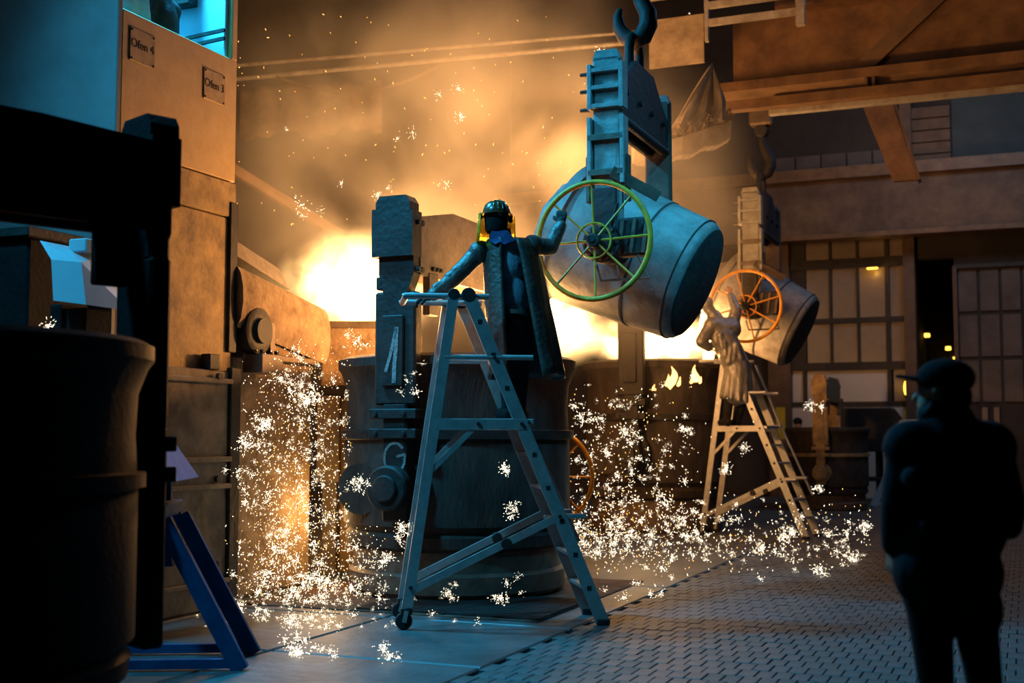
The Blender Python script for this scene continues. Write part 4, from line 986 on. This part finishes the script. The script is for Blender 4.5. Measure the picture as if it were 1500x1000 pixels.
w3, o3 = finish('person', 'dark silhouetted observer in a cap seen from behind near the pavers', base3,
    [('body', blob(b3, .007, 'skin')), ('jacket', blob(jk, .012, 'navy_cloth', 6)), ('trousers', blob(pt, .012, 'black_cloth', 6)), ('boots', blob(bo3, .010, 'black_cloth')),
     ('hair', blob(hair, .008, 'hair')), ('beard', blob(beard, .007, 'hair')), ('cap', blob(cap, .007, 'black_cloth')), ('cap_brim', blob(brim, .006, 'black_cloth', 3))])
g = G(); g.lathe([(.068, -.03), (.085, -.03), (.080, .04), (.066, .04)], 24, 'z', tuple(Vector(J3['neck']) - base3)); g.build('jacket_collar', 'navy_cloth', w3, 60)

# ---- plain standing figures: behind the idle ladle and in the cabin
def standing(label, base, h, yaw, top_m, leg_m, voxel, cap_m=None, arm_out=.0, lean=0.0):
    k = h / 1.78; b = Vector(base); M = Matrix.Rotation(yaw, 3, 'Z'); P = lambda x, y, z: b + M @ Vector((x * k, (y + lean * max(0, z - .9)) * k, z * k))
    J = dict(head=P(0, .02, 1.66), neck=P(0, 0, 1.50), chest=P(0, 0, 1.27), pelvis=P(0, 0, .95), shL=P(-.19, 0, 1.43), elL=P(-.25 - arm_out, .02, 1.14), wrL=P(-.22 - arm_out, .14, .92),
             shR=P(.19, 0, 1.43), elR=P(.25 + arm_out, .02, 1.14), wrR=P(.22 + arm_out, .14, .92), hipL=P(-.09, 0, .90), knL=P(-.10, .02, .49), anL=P(-.10, 0, .09), toeL=P(-.11, .16, 0), hipR=P(.09, 0, .90), knR=P(.10, .02, .49), anR=P(.10, 0, .09), toeR=P(.11, .16, 0))
    f = M @ Vector((0, 1, 0)); hd_ = M @ Vector((0, .3, -1))
    bd = body_pieces(J) + head_pieces(J['head'], f) + hand_pieces(J['wrL'], hd_, M @ Vector((1, 0, 0)), -1, .4) + hand_pieces(J['wrR'], hd_, M @ Vector((-1, 0, 0)), 1, .4)
    jk = body_pieces(J, .03, 'torso')
    for s in 'LR': jk += [('c', J['sh' + s], .075, J['el' + s], .062), ('c', J['el' + s], .062, Vector(J['el' + s]).lerp(J['wr' + s], .9), .05)]
    lg = body_pieces(J, .02, 'legs'); bt = []
    for s in 'LR': bt += foot({a: Vector(c) for a, c in J.items()}, s, .012)
    ms = [('body', blob(bd, voxel, 'skin')), ('jacket', blob(jk, voxel * 1.3, top_m)), ('trousers', blob(lg, voxel * 1.3, leg_m)), ('boots', blob(bt, voxel, 'black_cloth'))]
    if cap_m: ms.append(('helmet', blob([('e', Vector(J['head']) + Vector((0, 0, .085)), (.10, .12, .085), None), ('c', Vector(J['head']) + f * .08 + Vector((0, 0, .06)), .03, Vector(J['head']) + f * .12 + Vector((0, 0, .055)), .02)], .009, cap_m)))
    return finish('person', label, b, ms)[0]
p = at(1169, 640, 26.9); standing('distant worker in a dark cap looking out behind the idle ladle', (p.x, 26.9, 0), 1.86, R(165), 'coat_lining', 'black_cloth', .014, 'black_cloth')
pc = Vector(TW) + hallpt(-.40, -.62, 4.0); standing('person in dark plaid clothes standing in the blue lit cabin', pc, 1.82, HALL + R(100), 'plaid_cloth', 'plaid_cloth', .014)
pc = Vector(TW) + hallpt(-.42, -1.18, 4.0); standing('person in pale jacket at the corner of the blue lit cabin', pc, 1.80, HALL + R(60), 'pale_cloth', 'pale_cloth', .014)

# ================================================================== SPARKS
def burst_mesh(seed, m, n, size):
    """short dashes flying out from a point, closer together near it"""
    rd = random.Random(seed); g = G(); sq = Vector((rd.uniform(.6, 1.2), rd.uniform(.6, 1.2), rd.uniform(.5, 1.0)))
    for k in range(n):
        d = Vector((rd.gauss(0, 1), rd.gauss(0, 1), rd.gauss(0, 1))).normalized(); d = Vector((d.x * sq.x, d.y * sq.y, d.z * sq.z)); a = d.orthogonal().normalized(); b = d.cross(a).normalized()
        s0 = size * (.04 + .80 * rd.random() ** 1.5); L = size * rd.uniform(.08, .26); r = size * .017 * rd.uniform(.6, 1.3)
        p0, p1 = d * s0, d * (s0 + L); mid = p0.lerp(p1, .5)
        ring = [mid + (a * math.cos(t) + b * math.sin(t)) * r for t in (0, 2.094, 4.189)]
        g.add([p0, *ring, p1], [(0, 2, 1), (0, 3, 2), (0, 1, 3), (4, 1, 2), (4, 2, 3), (4, 3, 1)])
    g.ball((0, 0, 0), size * .045, 6, 4)
    return g.mesh('spark_burst', m)
variants = [burst_mesh(i, 'spark_white', 22 + 2 * (i % 9), 1.0) for i in range(10)]
spots = []
def rnd(a, b): return random.uniform(a, b)
def spot(px, py, Y, sz): 
    p = at(px, py, Y)
    if p.z < .02:
        p = ground(px, py); p.z = .03
        if p.y > Y + 3: return
    spots.append((p, sz * 1.55))
# shower in front of the furnace
for k in range(430):
    t = random.random() ** .62; py = 520 + 360 * t
    c = 455 - 20 * t; wdt = 28 + 66 * t ** 1.5; px = random.gauss(c, wdt)
    if px < 255 or px > 548 or (px > 512 and py < 780): continue
    spot(px, py, rnd(11.2, 12.15), .018 + .05 * random.random() ** 3 * (0.5 + t))
for k in range(200):
    spot(random.gauss(450, 85), rnd(840, 925) , rnd(10.2, 11.6), .016 + .045 * random.random() ** 2.5)
for cx, cy, sp_, n in ((370, 735, 12, 6), (440, 955, 18, 6), (470, 945, 16, 4), (575, 970, 6, 2), (566, 958, 4, 2), (430, 965, 8, 5), (352, 900, 14, 6), (520, 700, 9, 5), (530, 708, 8, 4), (585, 780, 12, 7), (560, 825, 14, 8), (740, 685, 6, 4), (755, 745, 10, 5), (525, 505, 12, 6), (440, 512, 10, 5), (440, 560, 10, 9), (450, 585, 8, 8), (412, 555, 7, 4), (385, 620, 9, 8), (365, 650, 9, 6), (350, 690, 10, 7), (620, 570, 18, 5), (735, 870, 18, 7), (640, 875, 14, 4), (70, 495, 14, 5), (95, 497, 8, 4), (262, 700, 5, 4), (268, 720, 6, 4), (260, 740, 6, 5), (270, 790, 6, 3)):
    for j in range(n):
        spot(random.gauss(cx, sp_), random.gauss(cy, sp_ * .7), rnd(10.9, 11.1) if 500 < cx < 560 else (9.95 if cx > 560 else (8.7 if cx < 110 else 10.9)), rnd(.025, .075))
# shower between the ladles and over the pavers
for k in range(200):
    t = random.random() ** .75; py = 560 + 260 * t
    px = 895 + random.gauss(0, 45 + 50 * t) + 30 * t
    if px < 838 or px > 1040: continue
    spot(px, py, rnd(13.2, 15.2), .025 + .065 * random.random() ** 2.4)
for k in range(170):
    px = 832 + 430 * random.random() ** 1.5; py = random.gauss(790, 22)
    spot(px, py, rnd(13.0, 17.5), .022 + .065 * random.random() ** 2.4)
for cx, cy, sp_, n in ((1200, 715, 4, 4), (1188, 595, 6, 4), (1262, 770, 9, 6), (1245, 820, 10, 7), (1195, 840, 9, 4), (1220, 780, 16, 6), (1015, 620, 12, 6), (1090, 655, 5, 3), (860, 620, 10, 6), (1010, 555, 6, 3), (1120, 790, 40, 14), (1062, 690, 6, 4), (1155, 780, 8, 5), (930, 870, 20, 6), (920, 635, 10, 6)):
    for j in range(n): spot(random.gauss(cx, sp_), random.gauss(cy, sp_ * .6), rnd(15.0, 17.0), rnd(.03, .085))
# strays in the smoke
for px, py, sz in ((672, 130, .05), (642, 138, .04), (675, 170, .06), (605, 195, .06), (582, 203, .04), (878, 72, .05), (441, 300, .09), (443, 315, .05), (500, 268, .05), (568, 275, .03), (654, 270, .05), (420, 190, .03), (553, 285, .05), (470, 308, .04), (330, 450, .03), (360, 485, .05), (378, 480, .04), (1010, 20, .02)):
    spot(px, py, 11.35 if px > 800 else 11.9, sz)
spots.sort(key=lambda s: -s[1] / s[0].y)
rest = G(); gold = G()
for i, (p, sz) in enumerate(spots):
    if i < 290:
        o = put('spark_burst', random.choice(variants)); o.location = p; o.scale = (sz,) * 3; o.rotation_euler = (rnd(0, 6), rnd(0, 6), rnd(0, 6))
        qx, qy, _ = project(p)
        if qx > 800 and qy > 200: where = 'beside the yellow handwheel of the dark ladle' if qx < 920 and qy < 740 else 'before the far burning ladle' if qx < 1050 and qy < 740 else 'just above the floor between the two ladders' if qx < 1050 else 'around the feet of the far ladder'
        elif qy < 345: where = 'drifting up in the orange smoke'
        elif qx < 150: where = 'beside the slanted chute of the dark machine'
        elif qx < 345: where = 'beside the base cabinet of the yellow tower'
        elif qx > 520 and qy < 920: where = 'in front of the chalk marked ladle'
        elif qy > 862: where = 'on the floor before the furnace shower'
        elif qy < 640: where = 'high in the shower below the furnace spout'
        else: where = 'in the dense low shower between tower and dark ladle'
        tag(o, 'bright white spark burst ' + where, 'spark', 'spark bursts ' + where)
    else:
        rest.M = Matrix.Translation(p) @ Matrix.Rotation(rnd(0, 6), 4, 'X') @ Matrix.Rotation(rnd(0, 6), 4, 'Z') @ Matrix.Scale(sz, 4)
        me = random.choice(variants); rest.add([v.co for v in me.vertices], [tuple(f.vertices) for f in me.polygons])
rest.M = Matrix.Identity(4)
def dot(g, px, py, Y, L, r):
    p = at(px, py, Y)
    if p.z < .02: return
    d = Vector((rnd(-.5, .5), rnd(-.5, .5), rnd(-1, 1))).normalized() * L
    g.tube([p - d, p, p + d], [r * .2, r, r * .2], 4, cap=False)
for k in range(2600):
    t = random.random() ** .6; py = 490 + 420 * t; px = random.gauss(450 - 15 * t, 35 + 62 * t)
    if px < 255 or px > 575 or (px > 514 and py < 770): continue
    dot(rest if random.random() < .7 else gold, px, py, rnd(11.1, 12.1), rnd(.003, .010), rnd(.0014, .0030))
for k in range(1300):
    if random.random() < .5: px, py = 890 + random.gauss(0, 70), 560 + 280 * random.random() ** .7
    else: px, py = 835 + 440 * random.random() ** 1.4, random.gauss(790, 32)
    if px < 836: continue
    dot(rest if random.random() < .7 else gold, px, py, rnd(13.0, 15.8), rnd(.004, .014), rnd(.0018, .0038))
for k in range(120): dot(gold, rnd(345, 860), rnd(20, 330), 12.0, rnd(.004, .014), .003)
so = rest.build('spark_shower', 'spark_white'); tag(so, 'dense shower of tiny white sparks falling around the ladles', 'sparks', kind='stuff')
so = gold.build('spark_streaks', 'spark_gold'); tag(so, 'short golden spark streaks flying around the ladles', 'sparks', kind='stuff')

# ================================================================== FIRE AND SMOKE
def volume_mat(name, emission=None, density=0.0, col=(1, 1, 1), noise_scale=2.0, lo=.35, hi=.75, edge=1.0, power=1.0, aniso=0.0):
    m = bpy.data.materials.new(name); m.use_nodes = True; nt = m.node_tree; nt.nodes.clear(); L = nt.links
    tc = nt.nodes.new('ShaderNodeTexCoord')
    ln = nt.nodes.new('ShaderNodeVectorMath'); ln.operation = 'LENGTH'; L.new(tc.outputs['Object'], ln.inputs[0])
    fo = nt.nodes.new('ShaderNodeMapRange'); fo.interpolation_type = 'SMOOTHSTEP'; fo.inputs['From Min'].default_value = 1.0; fo.inputs['From Max'].default_value = 1.0 - edge
    fo.inputs['To Min'].default_value = 0; fo.inputs['To Max'].default_value = 1; L.new(ln.outputs['Value'], fo.inputs['Value'])
    ge = nt.nodes.new('ShaderNodeNewGeometry'); nz = nt.nodes.new('ShaderNodeTexNoise'); nz.inputs['Scale'].default_value = noise_scale; nz.inputs['Detail'].default_value = 4; nz.inputs['Distortion'].default_value = .4
    L.new(ge.outputs['Position'], nz.inputs['Vector'])
    nr = nt.nodes.new('ShaderNodeMapRange'); nr.inputs['From Min'].default_value = lo; nr.inputs['From Max'].default_value = hi; L.new(nz.outputs['Fac'], nr.inputs['Value'])
    mu = nt.nodes.new('ShaderNodeMath'); mu.operation = 'MULTIPLY'; L.new(fo.outputs[0], mu.inputs[0]); L.new(nr.outputs[0], mu.inputs[1])
    out = nt.nodes.new('ShaderNodeOutputMaterial')
    pvn = nt.nodes.new('ShaderNodeVolumePrincipled'); pvn.inputs['Color'].default_value = (*col, 1); pvn.inputs['Anisotropy'].default_value = aniso
    d = nt.nodes.new('ShaderNodeMath'); d.operation = 'MULTIPLY'; d.inputs[1].default_value = density; L.new(mu.outputs[0], d.inputs[0]); L.new(d.outputs[0], pvn.inputs['Density'])
    if emission:
        pw = nt.nodes.new('ShaderNodeMath'); pw.operation = 'POWER'; pw.inputs[1].default_value = power; L.new(mu.outputs[0], pw.inputs[0])
        e = nt.nodes.new('ShaderNodeMath'); e.operation = 'MULTIPLY'; e.inputs[1].default_value = emission[1]; L.new(pw.outputs[0], e.inputs[0])
        L.new(e.outputs[0], pvn.inputs['Emission Strength']); pvn.inputs['Emission Color'].default_value = (*emission[0], 1)
    L.new(pvn.outputs[0], out.inputs['Volume'])
    MATS[name] = m; return m
def cloud(name, mat, c, r, label, cat, kind=None, rot=(0, 0, 0)):
    g = G(); vs = []; g.ball((0, 0, 0), 1.0, 28, 18)
    g.v = [tuple(Vector(p) * (0.93 + .07 * noise.noise(Vector(p) * 2.1 + Vector(c)))) for p in g.v]
    o = g.build(name, mat, None, 60); o.location = c; o.scale = r; o.rotation_euler = rot; tag(o, label, cat, kind=kind); return o
volume_mat('flame_volume', ((1.0, .57, .20), 80.0), .02, noise_scale=3.0, lo=.33, hi=.66, edge=1.0, power=1.5)
volume_mat('smoke_volume', None, .40, (.95, .93, .90), noise_scale=.85, lo=.36, hi=.68, edge=.6, aniso=.1)
volume_mat('haze_volume', None, .10, (.95, .93, .90), noise_scale=.5, lo=.25, hi=.75, edge=.9, aniso=.1)
cloud('flame', 'flame_volume', at(524, 420, 14.05), (1.08, .6, .80), 'white hot flame over the receiving trough beside the furnace', 'fire')
cloud('flame', 'flame_volume', at(800, 478, 13.4), (.85, .6, .55), 'white hot flame over the chalk marked ladle behind the near worker', 'fire')
cloud('flame', 'flame_volume', at(960, 498, 19.9), (1.35, .9, .55), 'white hot flame along the rim of the far burning ladle', 'fire')
cloud('smoke_plume', 'smoke_volume', (-.95, 15.8, 5.1), (3.5, 1.8, 3.7), 'orange lit smoke plume rising behind the dark ladle', 'smoke', 'stuff')
cloud('smoke_plume', 'smoke_volume', (1.6, 16.2, 4.6), (2.0, 1.4, 2.6), 'thinner orange smoke drifting behind the near tipped ladle', 'smoke', 'stuff')

# small flames licking down the front of the far ladle
emit('flame_tongue', (1.0, 0.50, 0.13), 4.5)
MATS['flame_tongue'].cycles.emission_sampling = 'NONE'
for px, py, hh, lab in ((985, 566, .36, 'tall small flame licking the front of the far burning ladle'), (1019, 562, .27, 'shorter small flame licking the far burning ladle beside the far ladder'), (958, 572, .10, 'lowest small flame on the front of the far burning ladle')):
    c = at(px, py, 18.95); g = G()
    prof = [(.02, 0), (.34, .10), (.36, .22), (.28, .42), (.20, .58), (.11, .78), (.0001, 1.0)]
    g.lathe([(r * hh * .62, z * hh) for r, z in prof], 14)
    g.v = [(x + .10 * hh * math.sin(z / hh * 5 + px), y * .6, z + .12 * hh * math.sin(x * 22 + px)) for x, y, z in g.v]
    for d, k in ((-.26, .55), (.24, .45)):
        g2 = G().lathe([(r * hh * .5 * k, z * hh * k) for r, z in prof], 10); g.add([(x + d * hh + .1 * hh * math.sin(z * 9), y * .6, z) for x, y, z in g2.v], g2.f)
    o = g.build('flame', 'flame_tongue', None, 60); o.location = c; tag(o, lab, 'fire', 'small flames on the far burning ladle')
